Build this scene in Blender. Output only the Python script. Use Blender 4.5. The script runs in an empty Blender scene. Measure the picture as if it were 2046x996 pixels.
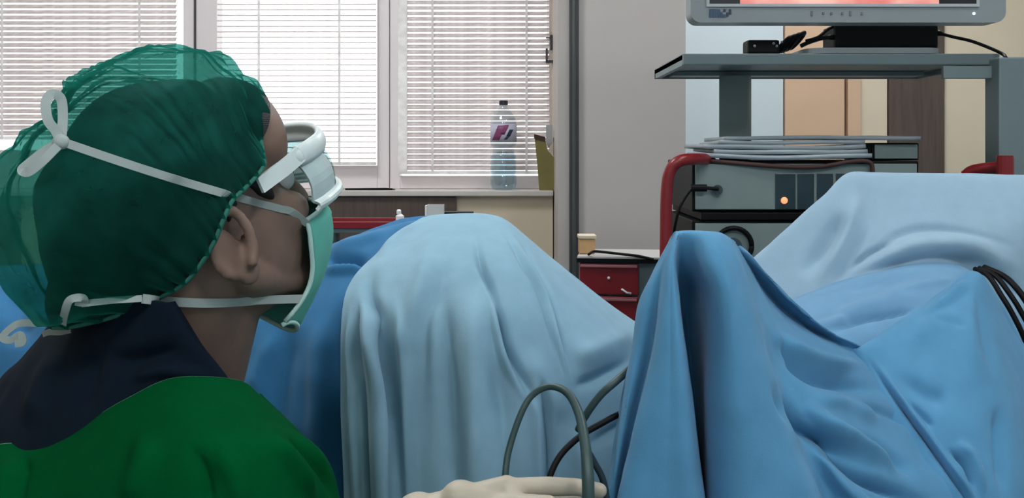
import bpy, bmesh, math, random
import numpy as np
from mathutils import Vector, Matrix, noise
from mathutils.bvhtree import BVHTree

random.seed(7)
scene = bpy.context.scene
C = scene.collection

# ---------------------------------------------------------------- camera, sky, exposure
CAM_H, F_PX, CX, CY = 1.2, 1900.0, 1023.0, 300.0     # eye height, focal length, principal point (photo is a crop)
cam_d = bpy.data.cameras.new('camera')
cam_d.sensor_width = 36.0
cam_d.lens = F_PX / 2046.0 * 36.0
cam_d.shift_y = -(498.0 - CY) / 2046.0
cam_d.clip_start = 0.02
cam = bpy.data.objects.new('camera', cam_d)
cam.location = (0, 0, CAM_H)
cam.rotation_euler = (math.pi / 2, 0, 0)
C.objects.link(cam)
scene.camera = cam

world = bpy.data.worlds.new('overcast_sky')
scene.world = world
world.use_nodes = True
bg = world.node_tree.nodes['Background']
bg.inputs['Color'].default_value = (0.93, 0.97, 1.0, 1)
bg.inputs['Strength'].default_value = 2.2

LAMP_STRENGTH = 26.0          # ceiling panels
scene.view_settings.view_transform = 'Standard'
scene.view_settings.look = 'None'
scene.view_settings.exposure = 0.0
scene.view_settings.gamma = 1.0
scene.view_settings.use_curve_mapping = False
scene.cycles.max_bounces = 7
scene.cycles.diffuse_bounces = 4
scene.cycles.transparent_max_bounces = 10

# ---------------------------------------------------------------- helpers
def at(px, py, d):
    """world point that stands d metres in front of the camera position"""
    return Vector(((px - CX) / F_PX * d, d, CAM_H - (py - CY) / F_PX * d))

def lin(r, g, b):
    f = lambda c: (c / 255 / 12.92) if c <= 10 else ((c / 255 + 0.055) / 1.055) ** 2.4
    return (f(r), f(g), f(b), 1.0)

MATS = {}
def mat(name, rgb, rough=0.6, metal=0.0, var=0.06, scale=30.0, bump=0.0, bscale=200.0, sheen=0.0,
        emit=None, estr=0.0, spec=0.5, stretch=None):
    if name in MATS:
        return MATS[name]
    m = bpy.data.materials.new(name)
    m.use_nodes = True
    nt = m.node_tree
    bs = nt.nodes['Principled BSDF']
    col = lin(*rgb)
    tc = nt.nodes.new('ShaderNodeTexCoord')
    src = tc.outputs['Object']
    if stretch:
        mp = nt.nodes.new('ShaderNodeMapping')
        mp.inputs['Scale'].default_value = stretch
        nt.links.new(src, mp.inputs['Vector'])
        src = mp.outputs['Vector']
    if var:
        nz = nt.nodes.new('ShaderNodeTexNoise')
        nz.inputs['Scale'].default_value = scale
        nz.inputs['Detail'].default_value = 5
        nt.links.new(src, nz.inputs['Vector'])
        rp = nt.nodes.new('ShaderNodeValToRGB')
        rp.color_ramp.elements[0].position = 0.3
        rp.color_ramp.elements[1].position = 0.7
        rp.color_ramp.elements[0].color = tuple(c * (1 - var) for c in col[:3]) + (1,)
        rp.color_ramp.elements[1].color = tuple(min(1, c * (1 + var)) for c in col[:3]) + (1,)
        nt.links.new(nz.outputs['Fac'], rp.inputs['Fac'])
        nt.links.new(rp.outputs['Color'], bs.inputs['Base Color'])
    else:
        bs.inputs['Base Color'].default_value = col
    bs.inputs['Roughness'].default_value = rough
    bs.inputs['Metallic'].default_value = metal
    bs.inputs['Specular IOR Level'].default_value = spec
    if sheen:
        bs.inputs['Sheen Weight'].default_value = sheen
        bs.inputs['Sheen Roughness'].default_value = 0.6
    if bump:
        n2 = nt.nodes.new('ShaderNodeTexNoise')
        n2.inputs['Scale'].default_value = bscale
        n2.inputs['Detail'].default_value = 3
        nt.links.new(src, n2.inputs['Vector'])
        bp = nt.nodes.new('ShaderNodeBump')
        bp.inputs['Strength'].default_value = bump
        bp.inputs['Distance'].default_value = 0.002
        nt.links.new(n2.outputs['Fac'], bp.inputs['Height'])
        nt.links.new(bp.outputs['Normal'], bs.inputs['Normal'])
    if emit:
        bs.inputs['Emission Color'].default_value = lin(*emit)
        bs.inputs['Emission Strength'].default_value = estr
    MATS[name] = m
    return m

def sheer(name, rgb, clear, transl=0.5, clearcol=(1, 1, 1, 1), bump=0.3):
    """thin nonwoven fabric: part clear, part diffuse, part translucent"""
    m = bpy.data.materials.new(name)
    m.use_nodes = True
    nt = m.node_tree
    nt.nodes.clear()
    out = nt.nodes.new('ShaderNodeOutputMaterial')
    tr = nt.nodes.new('ShaderNodeBsdfTransparent'); tr.inputs['Color'].default_value = clearcol
    df = nt.nodes.new('ShaderNodeBsdfDiffuse'); tl = nt.nodes.new('ShaderNodeBsdfTranslucent')
    tc = nt.nodes.new('ShaderNodeTexCoord')
    nz = nt.nodes.new('ShaderNodeTexNoise'); nz.inputs['Scale'].default_value = 40; nz.inputs['Detail'].default_value = 8
    nt.links.new(tc.outputs['Object'], nz.inputs['Vector'])
    rp = nt.nodes.new('ShaderNodeValToRGB')
    c = lin(*rgb)
    rp.color_ramp.elements[0].position = 0.3; rp.color_ramp.elements[1].position = 0.7
    rp.color_ramp.elements[0].color = tuple(x * 0.85 for x in c[:3]) + (1,)
    rp.color_ramp.elements[1].color = tuple(min(1, x * 1.15) for x in c[:3]) + (1,)
    nt.links.new(nz.outputs['Fac'], rp.inputs['Fac'])
    for n in (df, tl):
        nt.links.new(rp.outputs['Color'], n.inputs['Color'])
    m1 = nt.nodes.new('ShaderNodeMixShader'); m1.inputs['Fac'].default_value = transl
    nt.links.new(df.outputs[0], m1.inputs[1]); nt.links.new(tl.outputs[0], m1.inputs[2])
    m2 = nt.nodes.new('ShaderNodeMixShader'); m2.inputs['Fac'].default_value = 1 - clear
    nt.links.new(tr.outputs[0], m2.inputs[1]); nt.links.new(m1.outputs[0], m2.inputs[2])
    nt.links.new(m2.outputs[0], out.inputs['Surface'])
    MATS[name] = m
    return m

def glassy(name, tint, gloss=0.08):
    m = bpy.data.materials.new(name)
    m.use_nodes = True
    nt = m.node_tree
    nt.nodes.clear()
    out = nt.nodes.new('ShaderNodeOutputMaterial')
    tr = nt.nodes.new('ShaderNodeBsdfTransparent'); tr.inputs['Color'].default_value = tint
    gl = nt.nodes.new('ShaderNodeBsdfGlossy'); gl.inputs['Roughness'].default_value = 0.08
    mx = nt.nodes.new('ShaderNodeMixShader'); mx.inputs['Fac'].default_value = gloss
    nt.links.new(tr.outputs[0], mx.inputs[1]); nt.links.new(gl.outputs[0], mx.inputs[2])
    nt.links.new(mx.outputs[0], out.inputs['Surface'])
    MATS[name] = m
    return m

def obj(name, me, m=None, parent=None, smooth=False):
    if isinstance(me, bmesh.types.BMesh):
        bm = me
        bmesh.ops.recalc_face_normals(bm, faces=bm.faces)
        me = bpy.data.meshes.new(name)
        bm.to_mesh(me); bm.free()
    if m is not None and not me.materials:
        me.materials.append(m)
    if smooth:
        me.polygons.foreach_set('use_smooth', [True] * len(me.polygons))
    o = bpy.data.objects.new(name, me)
    C.objects.link(o)
    if parent is not None:
        o.parent = parent
        o.matrix_parent_inverse = Matrix.Translation(-Vector(parent.location))
    return o

def tag(o, label=None, cat=None, group=None, kind=None):
    if label: o['label'] = label
    if cat: o['category'] = cat
    if group: o['group'] = group
    if kind: o['kind'] = kind
    return o

def thing(name, label, cat, loc=(0, 0, 0), group=None):
    o = bpy.data.objects.new(name, None)
    o.location = loc
    o.empty_display_size = 0.05
    C.objects.link(o)
    return tag(o, label, cat, group)

def struct(name, bm, m, label=None):
    o = obj(name, bm, m)
    o['kind'] = 'structure'
    if label: o['label'] = label
    return o

def box(bm, x0, x1, y0, y1, z0, z1, bev=0.0, M=None):
    r = bmesh.ops.create_cube(bm, size=1.0)
    vs = r['verts']
    for v in vs:
        v.co = Vector(((x0 + x1) / 2 + v.co.x * (x1 - x0), (y0 + y1) / 2 + v.co.y * (y1 - y0), (z0 + z1) / 2 + v.co.z * (z1 - z0)))
    if bev:
        es = list({e for v in vs for e in v.link_edges})
        rr = bmesh.ops.bevel(bm, geom=es, offset=bev, segments=2, affect='EDGES', profile=0.6)
        vs = list({v for f in rr['faces'] for v in f.verts} | {v for v in vs if v.is_valid})
    if M is not None:
        for v in vs: v.co = M @ v.co
    return vs

def nb(*a, **k):
    bm = bmesh.new()
    box(bm, *a, **k)
    return bm

def sph(bm, c, r, seg=16, sc=(1, 1, 1), M=None):
    res = bmesh.ops.create_uvsphere(bm, u_segments=seg, v_segments=max(8, seg // 2 + 2), radius=1.0)
    for v in res['verts']:
        p = Vector((v.co.x * r * sc[0], v.co.y * r * sc[1], v.co.z * r * sc[2])) + Vector(c)
        v.co = M @ p if M is not None else p
    return res['verts']

def capsule(bm, p0, r0, p1, r1, seg=16, M=None):
    p0, p1 = Vector(p0), Vector(p1)
    if M is not None:
        s = M.to_scale().x
        p0, p1, r0, r1 = M @ p0, M @ p1, r0 * s, r1 * s
    d = p1 - p0
    L = d.length
    if L > 1e-6:
        q = d.to_track_quat('Z', 'Y').to_matrix().to_4x4()
        mtx = Matrix.Translation((p0 + p1) / 2) @ q
        bmesh.ops.create_cone(bm, cap_ends=True, segments=seg, radius1=r0, radius2=r1, depth=L, matrix=mtx)
    sph(bm, p0, r0, seg); sph(bm, p1, r1, seg)

def catmull(P, n):
    """P (k,...) -> n samples through every point"""
    P = np.asarray(P, float)
    k = len(P)
    ext = np.concatenate([[2 * P[0] - P[1]], P, [2 * P[-1] - P[-2]]])
    t = np.linspace(0, k - 1, n)
    i = np.minimum(t.astype(int), k - 2)
    f = (t - i).reshape((-1,) + (1,) * (P.ndim - 1))
    a, b, c, d = ext[i], ext[i + 1], ext[i + 2], ext[i + 3]
    return 0.5 * (2 * b + (c - a) * f + (2 * a - 5 * b + 4 * c - d) * f ** 2 + (3 * b - a - 3 * c + d) * f ** 3)

def tube(bm, pts, r, seg=10, n=None, closed=False):
    pts = [np.array(p, float) for p in pts]
    if n: pts = list(catmull(np.array(pts), n))
    rings = []
    prev = None
    for i, p in enumerate(pts):
        a = pts[max(0, i - 1)]; b = pts[min(len(pts) - 1, i + 1)]
        t = Vector(b - a).normalized()
        if prev is None:
            prev = t.orthogonal().normalized()
        nrm = (prev - t * prev.dot(t)).normalized()
        prev = nrm
        bi = t.cross(nrm)
        rr = r[min(i, len(r) - 1)] if isinstance(r, (list, tuple)) else r
        rings.append([bm.verts.new(Vector(p) + (nrm * math.cos(k * 2 * math.pi / seg) + bi * math.sin(k * 2 * math.pi / seg)) * rr) for k in range(seg)])
    for i in range(len(rings) - 1):
        for k in range(seg):
            bm.faces.new((rings[i][k], rings[i][(k + 1) % seg], rings[i + 1][(k + 1) % seg], rings[i + 1][k]))
    bm.faces.new(rings[0][::-1]); bm.faces.new(rings[-1])
    return bm

def lathe(bm, prof, c, seg=24):
    rings = []
    for r, z in prof:
        rings.append([bm.verts.new((c[0] + r * math.cos(2 * math.pi * k / seg), c[1] + r * math.sin(2 * math.pi * k / seg), c[2] + z)) for k in range(seg)])
    for i in range(len(rings) - 1):
        for k in range(seg):
            bm.faces.new((rings[i][k], rings[i][(k + 1) % seg], rings[i + 1][(k + 1) % seg], rings[i + 1][k]))
    bm.faces.new(rings[0][::-1]); bm.faces.new(rings[-1])
    return bm

def grid_mesh(name, G, wrap=False):
    """G (c,r,3) -> quad mesh"""
    c, r, _ = G.shape
    me = bpy.data.meshes.new(name)
    idx = np.arange(c * r).reshape(c, r)
    if wrap:
        idx = np.concatenate([idx, idx[:1]])
    f = np.stack([idx[:-1, :-1], idx[1:, :-1], idx[1:, 1:], idx[:-1, 1:]], -1).reshape(-1, 4)
    me.from_pydata(G.reshape(-1, 3).tolist(), [], f.tolist())
    me.update()
    return me

def grid_normals(G):
    du = np.gradient(G, axis=0); dv = np.gradient(G, axis=1)
    n = np.cross(du, dv)
    n /= np.linalg.norm(n, axis=-1, keepdims=True) + 1e-9
    return n

def seg_dist(p, poly):
    """distance of p (...,2) to a smooth line through poly, and the position 0..1 along it"""
    q = catmull(np.array(poly, float), 6 * len(poly)) if len(poly) > 2 else np.array(poly, float)
    n = len(q) - 1
    best = np.full(p.shape[:-1], 1e9)
    pos = np.zeros(p.shape[:-1])
    for i in range(n):
        a, b = q[i], q[i + 1]
        d = b - a
        t = np.clip(((p - a) @ d) / (d @ d + 1e-9), 0, 1)
        dist = np.linalg.norm(p - (a + t[..., None] * d), axis=-1)
        m = dist < best
        best = np.where(m, dist, best)
        pos = np.where(m, (i + t) / n, pos)
    return best, pos

def cloth(cols, nc, nr, folds=(), wob=0.003, wscale=9.0, seed=0.0):
    """drape surface through measured columns (top to hem); folds = [(polyline, half width, height)] pressed in along the normal"""
    P = np.array([[list(at(*q)) for q in col] for col in cols])
    G = catmull(P, nc)
    G = catmull(G.transpose(1, 0, 2), nr).transpose(1, 0, 2)
    G[..., 2] = np.maximum(G[..., 2], 0.012)
    N = grid_normals(G)
    view = G - np.array([0, 0, CAM_H])
    vd = view / np.linalg.norm(view, axis=-1, keepdims=True)
    s = np.sign((N * vd).sum(-1, keepdims=True)); s[s == 0] = 1
    N = -N * s                       # towards the room side
    face = np.clip(-(N * vd).sum(-1) * 2.5, 0, 1)
    px = np.stack([G[..., 0] / G[..., 1] * F_PX + CX, CY - (G[..., 2] - CAM_H) / G[..., 1] * F_PX], -1)
    D = np.zeros(G.shape[:2])
    for poly, w, h in folds:
        d, s = seg_dist(px, poly)
        fade = np.clip(np.minimum(s, 1 - s) * 3.0, 0, 1)
        fade = fade * fade * (3 - 2 * fade)
        D += 1.55 * h * fade * np.exp(-(d / (0.88 * w)) ** 2)
    D *= face
    if wob:
        flat = G.reshape(-1, 3)
        nz = np.array([noise.noise(Vector(p) * wscale + Vector((seed, 0, 0))) + 0.5 * noise.noise(Vector(p) * wscale * 2.3 + Vector((0, seed, 3))) for p in flat]).reshape(G.shape[:2])
        D += wob * nz
    return G + N * D[..., None]

def thicken(o, t=0.0025):
    md = o.modifiers.new('thickness', 'SOLIDIFY')
    md.thickness = t
    md.offset = 0

def remesh(bm, voxel, smooth_it=4, name='body'):
    me = bpy.data.meshes.new('tmp')
    bmesh.ops.recalc_face_normals(bm, faces=bm.faces)
    bm.to_mesh(me); bm.free()
    o = bpy.data.objects.new('tmp', me)
    C.objects.link(o)
    a = o.modifiers.new('r', 'REMESH'); a.mode = 'VOXEL'; a.voxel_size = voxel
    b = o.modifiers.new('s', 'SMOOTH'); b.factor = 0.5; b.iterations = smooth_it
    dg = bpy.context.evaluated_depsgraph_get()
    out = bpy.data.meshes.new_from_object(o.evaluated_get(dg))
    out.name = name
    bpy.data.objects.remove(o); bpy.data.meshes.remove(me)
    return out

def bvh(o):
    me = o.data
    return BVHTree.FromPolygons([o.matrix_world @ v.co if False else v.co for v in me.vertices], [p.vertices[:] for p in me.polygons])

def touch(trees, px, py, lift=0.002, default=0.9):
    """the point of the given surfaces that is seen at px, py, lifted a little towards the room"""
    o = Vector((0, 0, CAM_H)); d = (at(px, py, 1.0) - o).normalized()
    best = None
    for t in trees:
        h = t.ray_cast(o, d)
        if h[0] is not None and (best is None or h[3] < best): best = h[3]
    if best is None:
        best = (at(px, py, default) - o).length
    return o + d * (best - lift)

def ribbon(bm, pts, width, thick=0.0008, n=None, upref=(0, -1, 0)):
    """flat tape through pts; its broad face looks along upref"""
    P = np.array([list(p) for p in pts], float)
    if n: P = catmull(P, n)
    rows = []
    for i in range(len(P)):
        t = Vector(P[min(i + 1, len(P) - 1)] - P[max(i - 1, 0)]).normalized()
        nrm = Vector(upref); nrm = (nrm - t * nrm.dot(t))
        if nrm.length < 1e-3: nrm = t.orthogonal()
        nrm.normalize()
        side = t.cross(nrm)
        p = Vector(P[i])
        rows.append([bm.verts.new(p + side * width / 2 * a + nrm * thick * b) for a, b in ((-1, 0), (1, 0), (1, 1), (-1, 1))])
    for a, b in zip(rows[:-1], rows[1:]):
        for k in range(4):
            bm.faces.new((a[k], a[(k + 1) % 4], b[(k + 1) % 4], b[k]))
    bm.faces.new(rows[0][::-1]); bm.faces.new(rows[-1])
    return bm

# ---------------------------------------------------------------- materials
M_CREAM = mat('cream_laminate', (216, 200, 174), 0.55, var=0.03, scale=4)
M_BROWN = mat('dark_brown_laminate', (84, 70, 62), 0.5, var=0.18, scale=14, stretch=(6, 6, 0.4))
M_PILLAR = mat('grey_beige_paint', (190, 182, 176), 0.7, var=0.02, scale=3)
M_WHITEWALL = mat('cool_white_paint', (196, 208, 212), 0.6, var=0.02, scale=3)
M_TAN = mat('tan_door_laminate', (206, 172, 142), 0.5, var=0.03, scale=5)
M_FLOOR = mat('grey_vinyl_floor', (112, 128, 136), 0.4, var=0.06, scale=8)
M_CEIL = mat('ceiling_white', (225, 225, 222), 0.8, var=0.02, scale=5)
M_FRAME = mat('window_frame_pvc', (234, 224, 224), 0.35, var=0.01)
M_JOINT = mat('frame_gasket', (70, 66, 66), 0.6, var=0)
M_SLAT = sheer('blind_slat_plastic', (228, 220, 218), 0.0, 0.4)
M_CORD = sheer('blind_cord_white', (252, 250, 248), 0.0, 0.85)
M_SILL = mat('sill_stone', (206, 198, 190), 0.3, var=0.04, scale=20)
M_GLASS = glassy('window_glass', (0.97, 0.98, 0.98, 1), 0.04)
M_ALU = mat('anodised_strip', (120, 122, 120), 0.45, 0.3, var=0.02)
M_DARK = mat('dark_strip', (52, 52, 52), 0.5, var=0.05)
M_BLACK = mat('black_plastic', (11, 12, 13), 0.5, var=0.05, spec=0.15)
M_RED = mat('red_enamel', (126, 24, 30), 0.35, var=0.06, scale=12)
M_STEELGREY = mat('cart_grey_enamel', (112, 126, 128), 0.45, 0.1, var=0.03, scale=9)
M_BEZEL = mat('monitor_bezel_grey', (136, 142, 143), 0.45, var=0.02)
M_DEVICE = mat('device_front_grey', (124, 138, 136), 0.5, var=0.03, scale=15)
M_PANEL = mat('device_window_dark', (44, 62, 68), 0.25, var=0.05)
M_PAPER = mat('grey_plastic_sleeve', (150, 160, 166), 0.35, var=0.12, scale=9, stretch=(1, 6, 1))
M_WHITE = mat('white_plastic', (222, 224, 222), 0.35, var=0.01)
M_LIGHTSHEET = mat('pale_blue_cotton', (150, 178, 196), 0.95, var=0.03, scale=40, bump=0.15, bscale=500, sheen=0.1, spec=0.1)
M_TEALSHEET = mat('light_teal_cotton', (136, 172, 190), 0.95, var=0.05, scale=30, bump=0.15, bscale=500, sheen=0.1, spec=0.1)
M_BLUESHEET = mat('blue_cotton', (84, 140, 176), 0.95, var=0.05, scale=30, bump=0.15, bscale=500, sheen=0.1, spec=0.1)
M_SKYSHEET = mat('sky_blue_cotton', (108, 152, 184), 0.95, var=0.04, scale=30, bump=0.15, bscale=500, sheen=0.1, spec=0.1)
M_DEEPBLUE = mat('deep_blue_cotton', (54, 112, 154), 0.95, var=0.06, scale=30, bump=0.15, bscale=500, sheen=0.1, spec=0.1)
M_GREEN = mat('green_gown_cotton', (0, 74, 36), 0.95, var=0.06, scale=25, bump=0.15, bscale=600, spec=0.02)
M_PIPING = mat('gown_piping', (92, 140, 112), 0.9, var=0.02)
M_NAVY = mat('navy_scrub_cotton', (12, 24, 36), 0.95, var=0.1, scale=20, bump=0.15, bscale=600, spec=0.1)
M_SKIN = mat('skin', (124, 100, 88), 0.5, var=0.08, scale=25, bump=0.1, bscale=300, spec=0.35)
M_HAIR = mat('black_hair', (10, 12, 11), 0.55, var=0.3, scale=60, bump=0.5, bscale=120, stretch=(1, 1, 6))
M_CAP = sheer('green_nonwoven_cap', (60, 150, 136), 0.42, 0.90, (0.5, 0.88, 0.82, 1))
M_MASK = mat('mask_green_nonwoven', (92, 172, 156), 0.9, var=0.04, scale=50)
M_TIE = mat('white_tie_tape', (164, 174, 170), 0.85, var=0.04, scale=80)
M_GOGGLE = mat('goggle_white_plastic', (214, 224, 222), 0.3, var=0.01)
M_GLENS = glassy('goggle_lens', (0.62, 0.74, 0.74, 1), 0.15)
M_GLOVE = mat('latex_glove', (172, 162, 144), 0.5, var=0.05, scale=30, bump=0.15, bscale=150)
M_CABLE = mat('grey_green_cable', (46, 68, 68), 0.45, var=0.03)
M_OLIVE = mat('olive_cardboard', (124, 116, 66), 0.8, var=0.06)
M_MAROON = mat('dark_brown_rim', (66, 40, 38), 0.7, var=0.05)
M_LAMP = mat('lamp_diffuser', (255, 255, 255), 0.5, var=0, emit=(249, 252, 255), estr=LAMP_STRENGTH)

# ---------------------------------------------------------------- the room
WY = 3.5                       # inner face of the window wall
KW = WY / F_PX
def wx(px): return (px - CX) * KW
def wz(py): return CAM_H - (py - CY) * KW
SILL = wz(378)
WTOP = 2.3
XL, XR, YB, YF, HC = -3.0, 3.2, -1.6, 4.0, 2.85
PX0, PX1, PY = 0.150, 0.566, 3.1   # the projecting pillar

struct('floor', nb(XL - 0.1, XR + 0.1, YB - 0.1, YF + 0.3, -0.1, 0.0), M_FLOOR)
struct('ceiling', nb(XL - 0.1, XR + 0.1, YB - 0.1, YF + 0.3, HC, HC + 0.1), M_CEIL)
struct('wall_left', nb(XL - 0.15, XL, YB, WY + 0.2, 0, HC), M_CREAM)
struct('wall_right', nb(XR, XR + 0.15, YB, YF, 0, HC), M_WHITEWALL)
struct('wall_behind', nb(XL, XR, YB - 0.15, YB, 0, HC), M_WHITEWALL)

XW = PX0 - 0.004               # right end of the window wall
WX0, WX1, WX2, WX3 = wx(-480), wx(386), wx(777), wx(1108)
bm = bmesh.new()
box(bm, XL, XW, WY - 0.10, WY + 0.2, 0, SILL - 0.02)          # deeper below the sill
box(bm, XL, XW, WY, WY + 0.2, WTOP, HC)
box(bm, XL, WX0, WY, WY + 0.2, SILL - 0.02, WTOP)
box(bm, WX3, XW, WY, WY + 0.2, SILL - 0.02, WTOP)
wall_back = struct('wall_back', bm, M_CREAM)
for a, b in ((-420, 40), (560, 912)):         # dark boards screwed to the cream wall under the sill
    obj('panel', nb((a - CX) * 3.39 / F_PX, (b - CX) * 3.39 / F_PX, WY - 0.118, WY - 0.101, 0.08, SILL - 0.022, bev=0.002), M_BROWN, wall_back)
struct('trim_1', nb(XL, XW, WY - 0.135, WY + 0.06, SILL - 0.02, SILL, bev=0.004), M_SILL, 'pale stone window sill with a bottle on it')

bm = nb(PX0, PX1, PY, YF + 0.05, 0, HC)
pillar = struct('wall_pillar', bm, M_PILLAR)
# metal cable channel on the pillar: grey web between two dark ribs
ch = thing('cable_channel', 'narrow grey metal channel with two dark ribs running up the pillar', 'channel', (0.2, PY - 0.006, 0))
kx = lambda px: (px - CX) * (PY - 0.01) / F_PX
obj('channel_web', nb(kx(1138), kx(1157), PY - 0.008, PY - 0.0005, 0.0, HC, ), M_ALU, ch)
for a, b in ((1137.5, 1143), (1150, 1156)):
    obj('rib', nb(kx(a), kx(b), PY - 0.018, PY - 0.008, 0.0, HC), M_DARK, ch)
# cream cover strip left of it
ct = thing('cover_strip', 'pale cream vertical cover strip on the pillar edge beside the window', 'strip', (0.17, PY, 0))
obj('strip_face', nb(kx(1117), kx(1127), PY - 0.008, PY - 0.0005, 0, HC, bev=0.001), M_CREAM, ct)
obj('screw', lathe(bmesh.new(), [(0.001, 0), (0.004, 0.001), (0.004, 0.003), (0.001, 0.004)], (0, 0, 0)), M_WHITE, ct)
s = ct.children[-1]; s.matrix_parent_inverse = Matrix.Translation(-ct.location)
s.location = (kx(1113), PY - 0.001, CAM_H - (418 - CY) / F_PX * PY); s.rotation_euler = (math.pi / 2, 0, 0)

# recess to the right of the pillar: clad wall
kr = lambda px: (px - CX) * YF / F_PX
wall_right_back = struct('wall_recess', nb(PX1, XR, YF, YF + 0.2, 0, HC), M_CREAM)
obj('panel', nb(PX1 + 0.001, kr(1562), YF - 0.02, YF - 0.001, 0.0, HC), M_WHITEWALL, wall_right_back)
obj('panel', nb(kr(1716), kr(1770), YF - 0.014, YF - 0.001, 0.0, HC, bev=0.002), M_CREAM, wall_right_back)
obj('panel', nb(kr(1772), kr(1881), YF - 0.03, YF - 0.001, 0.0, HC, bev=0.002), M_BROWN, wall_right_back)
obj('panel', nb(kr(1883), kr(2200), YF - 0.014, YF - 0.001, 0.0, HC, bev=0.002), M_CREAM, wall_right_back)
d1 = thing('door_1', 'tan laminate door behind the monitor cart', None, (kr(1624), YF, 0)); d1['kind'] = 'structure'
obj('leaf', nb(kr(1564), kr(1682), YF - 0.035, YF - 0.001, 0.01, 2.1, bev=0.003), M_TAN, d1)
obj('frame', nb(kr(1687), kr(1713), YF - 0.045, YF - 0.001, 0.0, 2.16, bev=0.003), M_TAN, d1)
obj('gasket', nb(kr(1682), kr(1687), YF - 0.012, YF - 0.001, 0.0, 2.12), M_MAROON, d1)

# ceiling panels: the room's lamps, plus two added behind the viewer as front fill
for (x, y, w_, where) in ((1.1, 1.3, .2, 'over the drapes'), (1.1, 3.0, .3, 'over the monitor cart'), (-0.9, 2.1, .3, 'near the windows'), (-0.6, -0.7, .3, 'added as fill behind the viewer on the left'), (1.2, -0.6, .3, 'added as fill behind the viewer on the right')):
    t = thing('ceiling_light', 'recessed square ceiling light panel ' + where, 'lamp', (x, y, HC), 'ceiling light panels')
    fr = bmesh.new()
    v_ = w_ + .02
    for a in ((-v_, v_, -v_, -w_), (-v_, v_, w_, v_), (-v_, -w_, -w_, w_), (w_, v_, -w_, w_)):
        box(fr, x + a[0], x + a[1], y + a[2], y + a[3], HC - 0.02, HC - 0.0005)
    obj('frame', fr, M_WHITE, t)
    obj('diffuser', nb(x - w_, x + w_, y - w_, y + w_, HC - 0.012, HC - 0.004), M_LAMP, t)

# windows: pvc sashes, panes, blinds
def window(n, x0, x1, zsash, post_l, post_r):
    """outer frame + opening sash; x0,x1 pixel positions on the wall plane"""
    t = thing('window_%d' % n, None, None, (wx((x0 + x1) / 2), WY, SILL)); t['kind'] = 'structure'
    y0, y1 = WY + 0.02, WY + 0.09
    X0, X1 = wx(x0), wx(x1)
    obj('stile', nb(X0, X0 + post_l * KW, y0, y1, SILL, WTOP, bev=0.003), M_FRAME, t)
    obj('stile', nb(X1 - post_r * KW, X1, y0, y1, SILL, WTOP, bev=0.003), M_FRAME, t)
    a, b = X0 + post_l * KW, X1 - post_r * KW
    obj('rail', nb(a, b, y0, y1, SILL + 0.001, zsash, bev=0.003), M_FRAME, t)
    obj('rail', nb(a, b, y0, y1, WTOP - 0.07, WTOP, bev=0.003), M_FRAME, t)
    obj('pane', nb(a - 0.004, b + 0.004, WY + 0.052, WY + 0.058, zsash - 0.004, WTOP - 0.066), M_GLASS, t)
    if n == 1: obj('gasket', nb(X1 - 0.0035, X1 + 0.0035, y0 - 0.004, y0 + 0.01, SILL + 0.002, WTOP), M_JOINT, t)
    return t
w1 = window(1, -480, 386, wz(300), 40, 24)
w2 = window(2, 388, 776, wz(331), 42, 24)
w3 = window(3, 778, 1107, wz(352), 20, 10)
# handle on the right sash
hz = lambda y: wz(y)
hb = bmesh.new()
box(hb, wx(1091), wx(1104), WY + 0.002, WY + 0.02, hz(76), hz(70), bev=0.001)
box(hb, wx(1099), wx(1104), WY - 0.006, WY + 0.012, hz(100), hz(70), bev=0.001)
box(hb, wx(1090), wx(1094), WY - 0.02, WY - 0.004, hz(124), hz(98), bev=0.001)
box(hb, wx(1090), wx(1105), WY - 0.02, WY + 0.002, hz(126), hz(121), bev=0.001)
obj('handle', hb, M_JOINT, w3)

def slat_mesh(w, tilt, depth=0.025):
    bm = bmesh.new()
    n = 4
    ring = []
    for i in range(n + 1):
        u = i / n - 0.5
        y, z = u * depth, 0.0025 * (1 - 4 * u * u)
        ca, sa = math.cos(tilt), math.sin(tilt)
        ring.append((y * ca - z * sa, y * sa + z * ca))
    for s in (0, 0.0006):
        pass
    top = [[bm.verts.new((x, y, z + 0.0004)) for (y, z) in ring] for x in (-w / 2, w / 2)]
    bot = [[bm.verts.new((x, y, z - 0.0004)) for (y, z) in ring] for x in (-w / 2, w / 2)]
    for i in range(n):
        bm.faces.new((top[0][i], top[0][i + 1], top[1][i + 1], top[1][i]))
        bm.faces.new((bot[0][i], bot[1][i], bot[1][i + 1], bot[0][i + 1]))
    for a in (0, n):
        bm.faces.new((top[0][a], top[1][a], bot[1][a], bot[0][a]))
    bmesh.ops.recalc_face_normals(bm, faces=bm.faces)
    me = bpy.data.meshes.new('slat'); bm.to_mesh(me); bm.free()
    me.materials.append(M_SLAT)
    return me

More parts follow.
